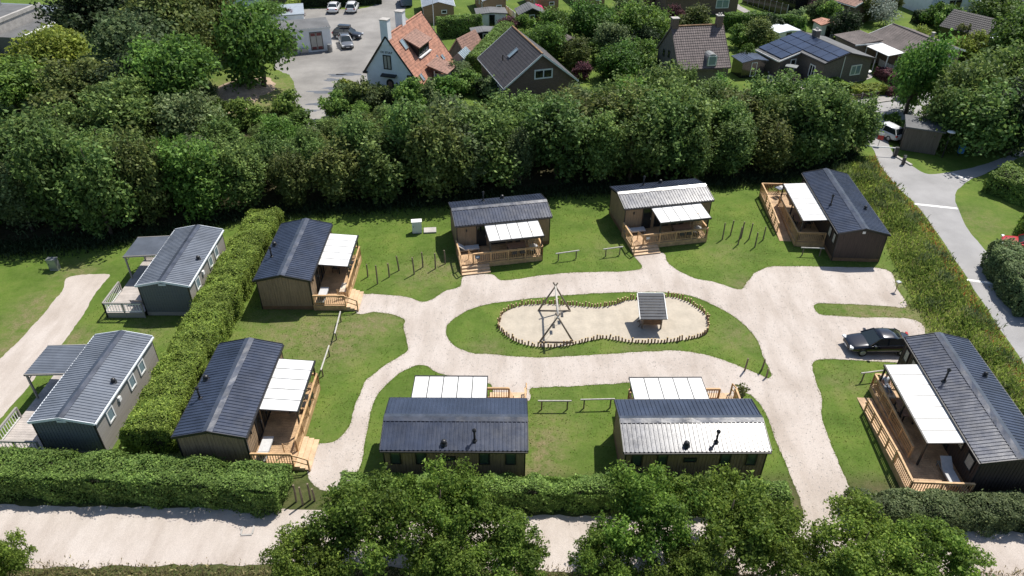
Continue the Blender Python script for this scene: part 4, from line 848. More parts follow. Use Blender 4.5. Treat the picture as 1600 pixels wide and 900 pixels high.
# ------------------------------------------------------------------ hedges
hedge('beech_hedge', 'tall light green leafy hedge between the grey mobile homes and the lodges', [(-21.75, 30.6), (-21.95, 40), (-22.0, 48), (-21.8, 57.0)], 3.1, 2.1, 'leaf_hedge', .11, 520, 3, .2)
hedge('clipped_hedge', 'long green hedge along the dirt road at the bottom left', [(-40, 28.3), (-30, 28.35), (-22, 28.05), (-17, 27.75), (-12.7, 27.3)], 2.3, 1.85, 'leaf_hedge_green', .11, 500, 5, .22)
hedge('clipped_hedge', 'green hedge along the dirt road behind the two lodges seen from behind', [(-9.5, 27.4), (0, 27.35), (8, 27.3), (15.4, 27.0)], 1.5, 1.55, 'leaf_hedge_green', .11, 450, 6, .26)
hedge('clipped_hedge', 'grey green hedge along the dirt road at the bottom right', [(18.9, 26.35), (26, 26.15), (40, 25.9)], 1.9, 1.4, 'leaf_grey', .11, 450, 7, .28)
hedge('garden_hedge', 'broad dark green hedge at the fork of the asphalt lane', [(47.98, 66.41), (50.87, 62.70), (52.65, 59.75)], 4.6, 2.0, 'leaf_hedge_green', .17, 170, 8, .3)
hedge('garden_hedge', 'rounded yellow green hedge at the right edge above the red car', [(45.30, 57.16), (49.29, 54.49)], 3.4, 2.2, 'leaf_hedge', .15, 200, 9, .25)
hedge('garden_hedge', 'flowering dark hedge beside the asphalt lane below the red car', [(40.53, 51.84), (39.79, 47.48), (39.54, 44.71)], 2.6, 2.5, 'leaf_grey', .15, 230, 10, .25)
t = thing('stone_wall', 'low pale stone wall at the right edge beside the asphalt lane', 'wall', (40.00, 46.87), 0); d0 = Vector((39.08, 40.00)) - Vector((40.00, 46.87))
for i in range(12):
    for j in range(4): MB().box((d0.x * (i + .5 + .25 * (j % 2)) / 12, d0.y * (i + .5 + .25 * (j % 2)) / 12, .16 + .3 * j), (d0.length / 12 - .02, .35 + .03 * ((i * 7 + j * 3) % 3), .28), (d0.x, d0.y, 0)).ob('stone', 'stone_grey', t)

# ------------------------------------------------------------------ trees
belt = [make_tree('belt_tree', 'x', 'tree', 'trees in the dense belt behind the site', 7.6, (2.5 + .25 * (i % 3), 2.5 + .3 * ((i + 1) % 3), 3.75), 10000, .25, ['leaf_belt', 'leaf_green', 'leaf_belt', 'leaf_olive', 'leaf_belt', 'leaf_grey', 'leaf_belt', 'leaf_green'][i], 20 + i, 40, -.98) for i in range(8)]
BL = {'leaf_belt': 'mid green tree', 'leaf_green': 'fresh green tree', 'leaf_olive': 'olive green tree', 'leaf_grey': 'grey green tree'}
fx, fy = [-75, -60, -43, -33, -24, -6, 9, 26, 33, 38], [52.5, 52.5, 53.5, 55.5, 59.8, 62.8, 65.2, 67.4, 71, 74.5]
pts = []; tries = 0
while tries < 7000:
    tries += 1; x = rng.uniform(-70, 37.5); f0 = np.interp(x, fx, fy); y = rng.uniform(f0 + .4, 83 if x > -36 else 80)
    if y > 79.5 and -33 < x < -19: continue
    if x > 26 and y > 79.5: continue
    if all((x - a) ** 2 + (y - b) ** 2 > 2.7 ** 2 for a, b in pts): pts.append((x, y))
ZN = [(-46, 'at the far left'), (-36, 'above the left gravel drive'), (-28, 'behind the grey mobile homes'), (-19, 'behind the end of the leafy hedge'), (-11, 'behind the row of eight posts'), (-4, 'left above the lodge with white cabinet'), (4, 'right above the lodge with white cabinet'), (11, 'left above the pale-roofed lodge'), (18, 'right above the pale-roofed lodge'), (26, 'above the cluster of seven posts'), (99, 'beside the lane entrance')]
for (x, y) in pts:
    k = int(rng.choice(8, p=[.17, .12, .17, .12, .17, .08, .1, .07])); yT = np.interp(x, [-60, -40, -31, -24, -19, -12, 6, 12, 30, 36], [82, 81, 79, 78.5, 83, 86.5, 92, 101, 100.5, 95])
    h = min(8.8 if x > -26 else 9.6, 34.4 * (1 - y / yT)) * rng.uniform(.68, 1.1); h = max(h, 2.0); sxy = np.clip(h / 7.6, .55, 1.15) * rng.uniform(.8, 1.3)
    m_ = belt[k].children[0].data.materials[0].name; f0 = np.interp(x, fx, fy)
    row = 'front row' if y < f0 + 3.2 else 'back row' if y > 77 else 'second row' if y < f0 + 8 else 'third row'
    lab = BL[m_] + ', ' + row + ' of the belt, ' + next(n_ for v, n_ in ZN if x < v)
    place(belt[k], (x, y), rng.uniform(0, 360), lab, (sxy, sxy, h / 7.6))
# foreground oaks
oak = [make_tree('oak_tree', 'x', 'tree', 'oak trees along the dirt road', 6.0, (3.3, 3.1, 2.5), 21000, .15, 'leaf_oak', 60 + i, 50, -.35, .16, 1.0, lr0=(.13, .27), out=.92) for i in range(4)]
for i, (p, s, sz, lab) in enumerate([((-7.20, 23.13), .88, .9, 'foreground oak tree left of the lodge seen from behind, largest of its clump'), ((-3.48, 23.86), .86, .98, 'foreground oak tree just below the blue-black roof'), ((-9.90, 21.57), .68, .72, 'foreground oak tree at the bottom, beside the open dirt road'), ((-0.23, 22.21), .74, .72, 'foreground oak tree at the bottom, left of the gap showing road'),
    ((7.01, 23.71), .88, .95, 'foreground oak tree below the left end of the white sunlit roof'), ((10.99, 23.66), .92, .92, 'foreground oak tree below the right end of the white sunlit roof'), ((4.81, 21.95), .6, .66, 'foreground oak tree at the bottom, right of the gap showing road'), ((8.79, 21.35), .7, .66, 'foreground oak tree at the bottom edge below the white roof'),
    ((13.42, 22.24), .7, .72, 'foreground oak tree left of the drive mouth'), ((17.30, 22.35), .88, .8, 'foreground oak tree in front of the drive mouth'), ((20.74, 21.65), .78, .74, 'foreground oak tree left of the bottom right hedge shadow'), ((-3.05, 21.82), .74, .7, 'foreground oak tree at the bottom edge in the left clump'), ((-24.73, 21.31), .5, .66, 'oak branches reaching in at the bottom left corner')]):
    place(oak[i % 4], p, i * 73, lab, (s, s, sz))
# woodland and garden trees
low = {m_: make_tree('garden_tree', 'x', 'tree', 'woodland and garden trees', 10.0, (5.0, 4.8, 5.1), 9000, .42, m_, 180 + i, 40, -.98, .3) for i, m_ in enumerate(('leaf_green', 'leaf_olive', 'leaf_grey', 'leaf_dark', 'leaf_yellow', 'leaf_belt'))}
big = {m_: [make_tree('broadleaf_tree', 'x', 'tree', 'woodland and garden trees', 10.0, (5.0, 4.8, 4.0), 12000, .36, m_, 80 + 7 * j + i, 40, -.75, .3) for j in range(1 if m_ not in ('leaf_green', 'leaf_belt') else 2)] for i, m_ in enumerate(('leaf_green', 'leaf_belt', 'leaf_olive', 'leaf_grey', 'leaf_dark', 'leaf_yellow'))}
PXM = 1157.
def wood(px_ground, r, h, m_, lab):
    pr = low[m_] if (h < 7.1 or 'right' in lab or 'brown shed' in lab) and m_ in low else big[m_][int(rng.integers(len(big[m_])))]; place(pr, px_ground, rng.uniform(0, 360), lab, (r / 5, r / 5, h / 10))
for p, r, h, m_, lab in [
    ((-56.53, 89.93), 4.9, 8, 'leaf_yellow', 'yellow green maple at the top left beside the flat roofs'), ((-56.38, 80.13), 4.6, 7.5, 'leaf_green', 'fresh green tree at the left edge above the small lawn'), ((-47.48, 78.73), 5.2, 8, 'leaf_olive', 'round olive tree beside the small shaded lawn at the left'),
    ((-56.62, 102.99), 6.5, 11, 'leaf_dark', 'very dark tree at the top left behind the maple'), ((-45.56, 89.94), 5.6, 11, 'leaf_grey', 'grey green tree in the upper left wood'), ((-43.94, 96.53), 6.4, 12, 'leaf_olive', 'tall olive tree at the top of the left wood'), ((-37.32, 79.79), 5.4, 10.5, 'leaf_green', 'large round green tree beside the bare brown mound'),
    ((-31.46, 90.63), 4.8, 10.5, 'leaf_green', 'bright green tree beside the white garage'), ((-41.45, 80.40), 4.6, 8.5, 'leaf_dark', 'dark tree left of the large round green tree'), ((-40.70, 103.37), 5.2, 11, 'leaf_olive', 'olive tree at the top edge left of the bright green tree'), ((-40.09, 72.23), 4.5, 8, 'leaf_belt', 'mid green tree above the belt at the left'), ((-34.36, 73.02), 3.8, 6.5, 'leaf_grey', 'grey green tree below the bare mound'),
    ((-45.81, 70.39), 4.0, 7, 'leaf_belt', 'mid green tree below the small lawn at the left'), ((-31.30, 72.58), 3.0, 4.5, 'leaf_belt', 'mid green tree between the mound and the belt'), ((-24.37, 72.68), 2.2, 4.2, 'leaf_green', 'green tree at the lower corner of the parking lot'),
    ((11.99, 111.31), 4.0, 6.5, 'leaf_green', 'bright green garden tree at the top centre'), ((4.32, 102.37), 3.3, 6, 'leaf_green', 'bright green garden tree beside the dark tiled house'), ((6.57, 111.02), 3.0, 5.5, 'leaf_green', 'green garden tree behind the small black shed'), ((19.22, 108.87), 4.2, 7, 'leaf_green', 'green garden tree left of the purple shrub'),
    ((18.31, 104.92), 2.7, 4.5, 'leaf_dark', 'dark weeping tree left of the mauve tiled house'), ((13.74, 95.53), 3.2, 5, 'leaf_green', 'green shrub tree above the belt in the middle'), ((13.76, 104.23), 3.0, 5, 'leaf_grey', 'grey green garden tree in the middle of the gardens'), ((8.47, 100.65), 2.5, 4.2, 'leaf_olive', 'olive garden tree beside the dark tiled house'), ((26.75, 113.28), 3.2, 5, 'leaf_olive', 'olive tree behind the mauve tiled house'),
    ((35.61, 108.95), 2.8, 4.5, 'leaf_olive', 'olive garden tree left of the solar roof'), ((47.04, 84.54), 3.3, 10, 'leaf_green', 'tall bright green tree in front of the brown roofed bungalow'), ((50.34, 79.80), 4.5, 9.5, 'leaf_belt', 'mid green tree in the right hand group by the shed'), ((57.44, 84.67), 4.8, 9.5, 'leaf_belt', 'olive tree in the right hand group near the right edge'), ((50.25, 73.74), 4.5, 8.5, 'leaf_belt', 'mid green tree in the right hand group above the lane fork'),
    ((47.08, 75.26), 3.4, 7.5, 'leaf_belt', 'mid green tree behind the brown shed'), ((53.64, 73.95), 4.5, 8.5, 'leaf_dark', 'green tree at the right edge above the garden hedge'), ((49.77, 113.82), 2.6, 4.5, 'leaf_dark', 'dark green garden tree above the solar roof'), ((75.83, 119.17), 4.5, 6, 'leaf_green', 'green tree at the top right corner'), ((69.15, 101.56), 4.5, 8, 'leaf_green', 'green tree at the right edge below the black house'),
    ((18.35, 120.86), 2.8, 4.5, 'leaf_grey', 'grey green tree at the top edge right of centre'), ((17.18, 100.83), 2.4, 4, 'leaf_green', 'small green tree beside the mauve tiled house wall'), ((64.18, 104.75), 2.6, 4.2, 'leaf_yellow', 'yellow green tree right of the brown roofed bungalow'), ((-37.30, 116.73), 3.0, 5, 'leaf_green', 'green tree at the top edge behind the white garage'), ((59.23, 109.32), 2.3, 3.6, 'leaf_yellow', 'yellow green shrub behind the brown roofed bungalow')]: wood(p, r, h, m_, lab)
sd = 300
for p, r, m_, lab in [((-6.80, 94.11), 2.4, 'leaf_grey', 'round grey green shrub beside the white house porch'), ((25.42, 121.50), 1.9, 'leaf_purple', 'purple leaved shrub behind the mauve tiled house'), ((49.36, 123.55), 2.2, 'leaf_purple', 'purple leaved shrub near the top right roofs'), ((58.56, 121.19), 3.2, 'leaf_silver', 'silvery shrub left of the lawn at the top right'),
    ((74.39, 120.16), 1.4, 'leaf_gold', 'golden orange shrub beside the white house at the top right'), ((3.85, 123.57), 1.4, 'leaf_pink', 'pink flowering shrub beside the chalets'), ((-34.14, 117.25), 1.9, 'leaf_purple', 'purple shrub behind the white garage'), ((-5.57, 99.10), 1.3, 'leaf_yellow', 'yellow shrub beside the brown gabled shed'), ((8.83, 95.82), 1.5, 'leaf_purple', 'small reddish round tree in the garden above the belt'),
    ((-1.05, 115.28), 1.8, 'leaf_purple', 'dusky shrub at the top corner of the dark tiled house'), ((-15.72, 86.75), 1.6, 'leaf_belt', 'shrub against the white house front, left one'), ((-13.44, 86.32), 1.4, 'leaf_green', 'upright shrub against the white house front, right one'), ((34.46, 113.21), 1.3, 'leaf_silver', 'small pale shrub left of the solar roof'), ((35.34, 112.00), 1.2, 'leaf_yellow', 'small yellow green shrub left of the solar roof'), ((44.13, 116.38), 1.2, 'leaf_green', 'small green shrub behind the solar roof'), ((49.69, 117.83), 1.8, 'leaf_green', 'clipped green shrub behind the solar roof chimney'),
    ((67.26, 115.24), 1.8, 'leaf_green', 'green shrub between the bungalow and the black shed'), ((49.23, 89.55), 1.5, 'leaf_dark', 'dark shrub at the verge beside the village road'), ((43.69, 80.85), 1.2, 'leaf_green', 'green shrub at the corner of the shed'), ((45.07, 75.10), 1.5, 'leaf_belt', 'shrub growing in front of the brown shed'), ((-74.04, 119.13), 1.6, 'leaf_gold', 'golden shrub behind the flat roofs at the top left'), ((-20.97, 89.77), 1.2, 'leaf_yellow', 'bright shrub at the left corner of the white house')]:
    sd += 1; bush('shrub', lab, p, r, m_, 2600, .2, sd, group='garden shrubs')
gr_ = np.random.default_rng(77); sp_ = [make_tree('garden_bush', 'x', 'bush', 'bushes filling the village gardens', 3.0, (1.9, 1.8, 1.55), 2600, .24, m_, 500 + i, 16, -.98, .06) for i, m_ in enumerate(('leaf_green', 'leaf_olive', 'leaf_grey', 'leaf_hedge_green', 'leaf_dark'))]
GB = [('between the dark tiled and mauve tiled houses', [(2.58, 108.71), (4.81, 119.98), (6.32, 112.75), (7.68, 116.65), (7.69, 103.14), (10.29, 118.39), (10.87, 112.85), (11.38, 107.43), (11.80, 101.88), (13.72, 117.45), (13.76, 108.06), (13.45, 100.60), (16.39, 110.50), (17.85, 118.56), (16.43, 103.32), (19.60, 120.32), (17.42, 100.68), (19.98, 109.07), (22.14, 116.97), (22.02, 113.09), (6.01, 101.77), (8.51, 99.21), (13.96, 97.31), (17.93, 98.13), (1.72, 116.52), (11.74, 120.14), (14.95, 123.78), (17.67, 125.70)]), ('around the solar roofed bungalow', [(33.21, 109.35), (33.06, 105.03), (33.86, 113.98), (38.76, 114.08), (39.99, 116.70), (34.16, 102.33), (31.26, 99.66), (44.75, 120.89), (48.31, 122.39), (49.67, 120.31)]), ('in front of the white house', [(-18.59, 84.73), (-16.97, 85.16), (-14.61, 84.80), (-12.41, 84.44), (-10.38, 85.68), (-8.90, 88.41), (-6.98, 89.51), (-5.43, 90.64), (-3.77, 89.57), (-20.20, 85.10), (-20.78, 82.16), (-2.54, 88.52)]),
      ('in the gardens at the top right', [(57.87, 128.56), (56.79, 122.94), (63.85, 128.71), (66.98, 121.40), (67.43, 117.98), (71.66, 121.51), (72.33, 118.76), (75.42, 119.85), (53.25, 127.68), (55.86, 130.48), (72.13, 111.68), (68.92, 110.10), (62.99, 105.64), (66.80, 111.57)]), ('at the edge of the bare mound', [(-26.00, 81.13), (-36.65, 85.83), (-33.92, 81.00), (-24.39, 78.42), (-39.28, 88.93), (-27.75, 80.17), (-30.53, 79.58)])]
GN = ['fresh green bush', 'olive bush', 'grey green bush', 'light green bush', 'dark bush']
for wl_, ps in GB:
    for p in ps:
        k = int(gr_.choice(5, p=[.3, .2, .2, .2, .1])); s = gr_.uniform(.7, 1.25); place(sp_[k], p, gr_.uniform(0, 360), GN[k] + ' ' + wl_, (s, s, s * gr_.uniform(.8, 1.3)))
# bank of wild grasses and flowers beside the lane
def wild(name, label, n, sampler, hmin, hmax, mat, seed, wd=.035):
    rg = np.random.default_rng(seed); x, y = sampler(n, rg); z = gh(x, y); h = rg.uniform(hmin, hmax, n); a = rg.uniform(0, 2 * np.pi, n); ln = rg.normal(0, .35, (n, 2)) * h[:, None]
    b = np.stack([x, y, z - .02], 1); t = b + np.c_[ln, h]; md = (b + t) / 2 + np.c_[-ln * .15, h * .1]; wv = np.c_[np.cos(a), np.sin(a), np.zeros(n)] * wd * rg.uniform(.6, 1.6, (n, 1))
    o = link(name, quads(name, np.stack([b - wv, md + wv * .2 - wv, t, md + wv], 1), mat), None, 'stuff'); o['label'] = label; o['category'] = 'grass'
def bank_s(lo, hi, y0=29, y1=72.5):
    def f(n, rg):
        y = rg.uniform(y0, y1, n); xc = np.interp(y, _ly, _lx); wd = np.interp(y, [29, 52, 62, 72], [5.2, 5.2, 4.6, 2.6]); return xc - .15 - wd * (lo + (hi - lo) * rg.random(n)), y
    return f
wild('bank_grass', 'tall green wild grass on the bank beside the asphalt lane', 34000, bank_s(.0, 1), .08, .36, 'leaf_bank', 1)
wild('bank_grass', 'straw coloured grass heads on the bank beside the asphalt lane', 5000, bank_s(0, 1), .2, .5, 'leaf_straw', 2, .02)
wild('bank_flowers', 'rust red sorrel and poppies along the lane side of the bank', 900, bank_s(.0, .3), .25, .5, 'leaf_rust', 3, .03)
def clump_s(cs, r):
    def f(n, rg): k = rg.integers(len(cs), size=n); return np.array([c[0] for c in cs])[k] + rg.normal(0, r, n), np.array([c[1] for c in cs])[k] + rg.normal(0, r, n)
    return f
rg_ = np.random.default_rng(5); yy = rg_.uniform(30, 71, 60); cl = [(np.interp(v, _ly, _lx) - rg_.uniform(.8, 5), v) for v in yy]
wild('bank_weeds', 'leafy weed clumps on the bank beside the asphalt lane', 9000, clump_s(cl, .45), .2, .5, 'leaf_hedge_green', 6, .06)
rg_ = np.random.default_rng(15); yy = rg_.uniform(30, 71, 26); cl = [(np.interp(v, _ly, _lx) - rg_.uniform(.8, 4.5), v) for v in yy]
wild('bank_weeds', 'grey green weed clumps on the bank beside the asphalt lane', 2500, clump_s(cl, .4), .3, .7, 'leaf_grey', 8, .04)
def belt_s(n, rg): x = rg.uniform(-55, 37, n); return x, np.interp(x, fx, fy) + rg.normal(-.3, .8, n)
wild('belt_undergrowth', 'rough grass and nettles along the foot of the tree belt', 26000, belt_s, .1, .55, 'leaf_dark', 9, .06)
def edge_s(loops):
    A = np.vstack(loops)
    def f(n, rg): k = rg.integers(len(A), size=n); return A[k, 0] + rg.normal(0, .07, n), A[k, 1] + rg.normal(0, .07, n)
    return f
wild('lawn_edge_tufts', 'short grass tufts fringing the gravel paths and lawns', 20000, edge_s([smooth_poly(LOOP, .05, .05, seed=2), smooth_poly(ISLAND, .05, .05, seed=4)]), .02, .08, 'leaf_lawn', 10, .02)
def inside(P, L_):
    L_ = np.array(L_); x, y = P[:, 0], P[:, 1]; r = np.zeros(len(P), bool)
    for (x0_, y0_), (x1_, y1_) in zip(L_, np.roll(L_, -1, 0)):
        c = (y0_ > y) != (y1_ > y); r ^= c & (x < (x1_ - x0_) * (y - y0_) / (y1_ - y0_ + 1e-12) + x0_)
    return r
def lawn_s(n, rg):
    P = np.c_[rg.uniform(-32, 34, n * 2), rg.uniform(28.6, 62, n * 2)]
    bad = (inside(P, LOOP) & ~inside(P, ISLAND)) | inside(P, SANDP) | inside(P, LANE_L + LANE_R)
    for c_ in LODGE_FRAME.values(): bad |= np.hypot(P[:, 0] - c_[0], P[:, 1] - c_[1]) < 2.2
    P = P[~bad & (vnoise(P, .9, 4) + .5 * vnoise(P, 2.9, 1) > rg.normal(0, .8, len(P)))][:n]; return P[:, 0], P[:, 1]
def wild_n(name, label, n, smp, *a):
    x, y = smp(n, np.random.default_rng(a[3])); wild(name, label, len(x), lambda n_, rg: (x, y), *a)
wild_n('lawn_grass', 'mown grass blades and clover standing in the lawns between the paths', 60000, lawn_s, .03, .1, 'leaf_lawn', 21, .03)
def stone_scatter():
    rg = np.random.default_rng(31); P = np.c_[rg.uniform(-20, 34, 30000), rg.uniform(26, 60, 30000)]; P = P[inside(P, LOOP) & ~inside(P, ISLAND)][:5000]; Q = np.c_[P, np.full(len(P), .02)]
    o = link('loose_gravel', quads('loose_gravel', leaves(Q, np.tile([0, 0, 1.], (len(Q), 1)), .055, rg, .35, .9), 'stone_grey'), None, 'stuff'); o['label'] = 'loose darker stones scattered over the pale gravel paths'; o['category'] = 'gravel'
stone_scatter()
wild('verge_grass', 'rough grass at the near edge of the dirt road', 14000, lambda n, rg: (rg.uniform(-32, 30, n), 22.7 + rg.normal(-.35, .35, n)), .05, .3, 'leaf_straw', 12, .03)
# ------------------------------------------------------------------ village houses
def gable(name, label, loc, yaw, L, wl, wr, hel, her, hr, wall, roofm, cat='house', tile=.3, course=.36, amp=.035, ridge_m='tile_ridge', barge='white_paint', over=.35, group=None, lo=.35):
    t = thing(name, label, cat, loc, yaw, group); y = L / 2 - lo
    sl, sr = (hr - hel) / wl, (hr - her) / wr; xl, xr = -wl + over, wr - over; zl, zr = hel + over * sl - .12, her + over * sr - .12
    sec = [(xl, 0), (xr, 0), (xr, zr), (0, hr - .13), (xl, zl)]; MB().poly([(a, -y, b) for a, b in sec], [(a, y, b) for a, b in sec]).ob('wall', wall, t)
    rf = tile_slope((0, hr), (-wl, hel), -L / 2, L / 2, course, tile, amp).ob('roof', roofm, t); tile_slope((0, hr), (wr, her), -L / 2, L / 2, course, tile, amp).ob('roof', roofm, t)
    MB().tube([(0, -L / 2 - .02, hr + .03), (0, L / 2 + .02, hr + .03)], .12, 8).ob('ridge_tiles', ridge_m, t)
    for e in (-1, 1):
        for a, b in ((-wl, hel), (wr, her)): MB().bar((0, e * (L / 2 + .03), hr - .03), (a, e * (L / 2 + .03), b - .03), .05, .2).ob('barge_board', barge, t)
    for a, b in ((-wl, hel), (wr, her)): MB().bb(a - .1, a + .06, -L / 2, L / 2, b - .16, b - .05).ob('gutter', barge, t)
    return t
def chimney(t, x, y, z0, z1, w=.7, mat='brick_brown', pots=2):
    c = MB().bb(x - w / 2, x + w / 2, y - w / 2, y + w / 2, z0, z1).ob('chimney', mat, t); MB().bb(x - w / 2 - .06, x + w / 2 + .06, y - w / 2 - .06, y + w / 2 + .06, z1, z1 + .09).ob('cap', 'concrete', c)
    for i in range(pots): MB().tube([(x, y + (i - (pots - 1) / 2) * .3, z1 + .09), (x, y + (i - (pots - 1) / 2) * .3, z1 + .35)], .1, 8).ob('pot', 'concrete', c)
def skylight(t, x, y, wr, hr, her, w=.8, h=1.0, gm='glass_pale'):
    s = (hr - her) / wr; sg = 1 if x > 0 else -1; d = Vector((sg, 0, -s)).normalized(); n = Vector((s * sg, 0, 1)).normalized()
    window(t, Vector((x, y, hr - abs(x) * s)) + n * .12, (0, 1, 0), n, w, h, 'metal_grey', gm, .08, 'skylight')
# white gabled house
h1 = gable('white_house', 'white house with orange tiled roof and two white chimneys', (-13.7, 94.3, 0), -17, 10.9, 3.35, 4.6, 2.85, 1.25, 7.45, 'white_wall', 'tile_orange', barge='frame_black', over=.3, lo=.12, ridge_m='tile_orange')
chimney(h1, -.1, -5.0, 6.4, 9.3, .95, 'white_wall', 0); chimney(h1, -.35, -.2, 6.6, 9.0, .95, 'white_wall', 0)
MB().bb(-3.07, 4.2, -5.36, 5.3, 0, .25).ob('plinth', 'teal_sign', h1)
window(h1, (-.1, -5.34, 4.3), (1, 0, 0), (0, -1, 0), 1.05, 1.75, 'frame_black', 'curtain', .12, mull=1); window(h1, (2.2, -5.34, 1.75), (1, 0, 0), (0, -1, 0), .4, .75, 'frame_black')
d = MB(); arch = [(-.5, 0), (.5, 0)] + [(.5 * math.cos(a), 1.55 + .5 * math.sin(a)) for a in np.linspace(0, math.pi, 9)]; d.poly([(x + .05, -5.34, z + .2) for x, z in arch], [(x + .05, -5.40, z + .2) for x, z in arch]); dd = d.ob('door', 'frame_black', h1)
d = MB(); d.poly([(x * .55 + .05, -5.405, z * .55 + .85) for x, z in arch], [(x * .55 + .05, -5.42, z * .55 + .85) for x, z in arch]); d.ob('door_panel', 'table_brown', dd); MB().box((.4, -5.43, 1.2), (.06, .06, .16)).ob('handle', 'metal_grey', dd)
MB().box((.05, -5.62, 2.75), (2.0, .62, .1), (1, 0, 0), (0, 1, .3)).ob('door_hood', 'frame_black', h1); MB().box((.95, -5.42, 1.75), (.16, .16, .3)).ob('wall_lamp', 'frame_black', h1)
for s in (-3.2, 2.75): MB().box((s, -5.45, 2.8 if s < 0 else 2.9), (.55, .3, .22)).ob('eave_block', 'frame_black', h1)
tc = bpy.data.curves.new('txt', 'FONT'); tc.body = 'DE STULP'; tc.size = .36; tc.align_x = 'CENTER'; tc.extrude = .015; to = bpy.data.objects.new('txt', tc); COL.objects.link(to); dg = bpy.context.evaluated_depsgraph_get()
tm = bpy.data.meshes.new_from_object(to.evaluated_get(dg)); bpy.data.objects.remove(to); tm.materials.clear(); tm.materials.append(MT['frame_black']); o = link('lettering', tm, h1); o.location = (-.1, -5.36, 5.38); o.rotation_euler = (R(90), 0, 0)
skylight(h1, 1.15, -3.1, 4.6, 7.45, 1.25, .9, 1.3); skylight(h1, 3.75, -4.1, 4.6, 7.45, 1.25, .6, .9); skylight(h1, 3.6, 3.2, 4.6, 7.45, 1.25, .6, .7); skylight(h1, 3.3, 2.0, 4.6, 7.45, 1.25, .35, .4)
dm = MB(); dm.poly([(.9, -2.0, 6.0), (2.55, -2.0, 5.35), (2.55, -2.0, 4.0)], [(.9, 1.5, 6.0), (2.55, 1.5, 5.35), (2.55, 1.5, 4.0)]); q = dm.ob('dormer', 'frame_black', h1)
tile_slope((.55, 6.55), (2.95, 5.42), -2.3, 1.8, .34, .3, .03).ob('dormer_roof', 'tile_brown', q); window(q, (2.57, -.25, 4.72), (0, 1, 0), (1, 0, 0), 3.2, 1.15, 'frame_black', 'glass_dark', .09, mull=2); MB().box((2.72, -.25, 4.05), (.35, 3.5, .14)).ob('sill', 'white_paint', q)
p_ = MB(); 
for x, y in ((4.55, -1.9), (6.1, -1.9), (6.1, .9), (4.55, .9)): p_.bb(x - .06, x + .06, y - .06, y + .06, 0, 2.35 if x > 5 else 2.6)
p_.bar((4.55, -1.9, 1.2), (6.1, -1.9, 1.2), .08); p_.bar((6.1, -1.9, 1.0), (6.1, .9, 1.0), .08); p_.bar((4.55, -1.9, 1.2), (6.1, -1.9, .3), .07); p_.bar((6.1, -.5, 0), (6.1, -.5, 2.35), .08); p_.bb(6.0, 6.2, -2.0, 1.0, 2.3, 2.42)
pf = p_.ob('porch', 'white_paint', h1); MB().bb(4.6, 6.05, -1.86, -1.84, .1, 2.3).ob('pane', 'glass_pale', pf); MB().bb(6.09, 6.11, -1.8, .85, .6, 2.28).ob('pane', 'glass_pale', pf); tile_slope((3.6, 3.35), (6.4, 2.45), -2.2, 1.2, .34, .3, .03).ob('porch_roof', 'tile_brown', pf); MB().bb(4.3, 6.5, -2.1, 1.1, 0, .12).ob('porch_floor', 'white_paint', pf)
g_ = MB(); g_.poly([(4.2, 5.3, 2.0), (5.0, 5.3, 2.7), (5.8, 5.3, 2.0), (5.8, 5.3, 0), (4.2, 5.3, 0)], [(4.2, 8.2, 2.0), (5.0, 8.2, 2.7), (5.8, 8.2, 2.0), (5.8, 8.2, 0), (4.2, 8.2, 0)]); gg = g_.ob('glasshouse', 'glass_pale', h1)
for i in range(7): MB().bar((5.0, 5.3 + i * .48, 2.72), (5.85, 5.3 + i * .48, 2.0), .04).ob('glazing_bar', 'white_paint', gg)
# dark tiled house
h2 = gable('dark_roofed_house', 'brown brick house with dark tiled roof and white framed gable window', (1.6, 90.7, 0), 18, 11.4, 4.65, 4.65, 3.1, 3.1, 6.7, 'brick_brown', 'tile_dark', amp=.03)
wn = window(h2, (.3, -5.36, 4.25), (1, 0, 0), (0, -1, 0), 2.3, 1.15, 'white_paint', 'glass_dark', .16, mull=1); skylight(h2, -1.8, -.4, 4.65, 6.7, 3.1, .85, 1.5)
MB().tube([(-3.0, 0.2, 3.9), (-3.0, .2, 5.1)], .07, 8).ob('vent_pipe', 'frame_black', h2)
for y in (-3.5, -2.2, -.2, 1.2): window(h2, (-4.31, y, 1.6), (0, 1, 0), (-1, 0, 0), .9, 1.3, 'white_paint', 'glass_dark', .1)
MB().tube([(-3.9, -3.6, 3.7), (-3.9, -3.6, 4.3)], .04, 6).ob('aerial', 'metal_grey', h2)
# mauve tiled house
h3 = gable('mauve_roofed_house', 'brick house with mauve tiled roof, two brick chimneys and a rounded dormer', (23.3, 96.0, 0), -80, 6.9, 4.2, 4.3, 3.0, 2.9, 7.0, 'brick_grey', 'tile_mauve', barge='tile_mauve', lo=.1)
chimney(h3, -.1, -3.0, 6.2, 8.0, .8, 'brick_brown', 0); chimney(h3, -.05, 2.9, 6.4, 8.1, .75, 'brick_brown', 2)
for x, z in ((-1.6, 3.2), (.2, 3.6), (1.6, 3.0)): window(h3, (x, -3.36, z), (1, 0, 0), (0, -1, 0), .6, .9, 'frame_black', 'glass_dark', .08)
q = MB(); prof = [(-.65, 0), (.65, 0), (.65, 1.1)] + [(.65 * math.cos(a), 1.1 + .42 * math.sin(a)) for a in np.linspace(.2, math.pi - .2, 6)] + [(-.65, 1.1)]
q.poly([(2.0, y + .9, z + 3.1) for y, z in prof], [(4.1, y + .9, z + 3.1) for y, z in prof]); q = q.ob('dormer', 'metal_grey', h3); window(q, (4.12, .9, 3.8), (0, 1, 0), (1, 0, 0), 1.1, 1.2, 'white_paint', 'glass_pale', .1)
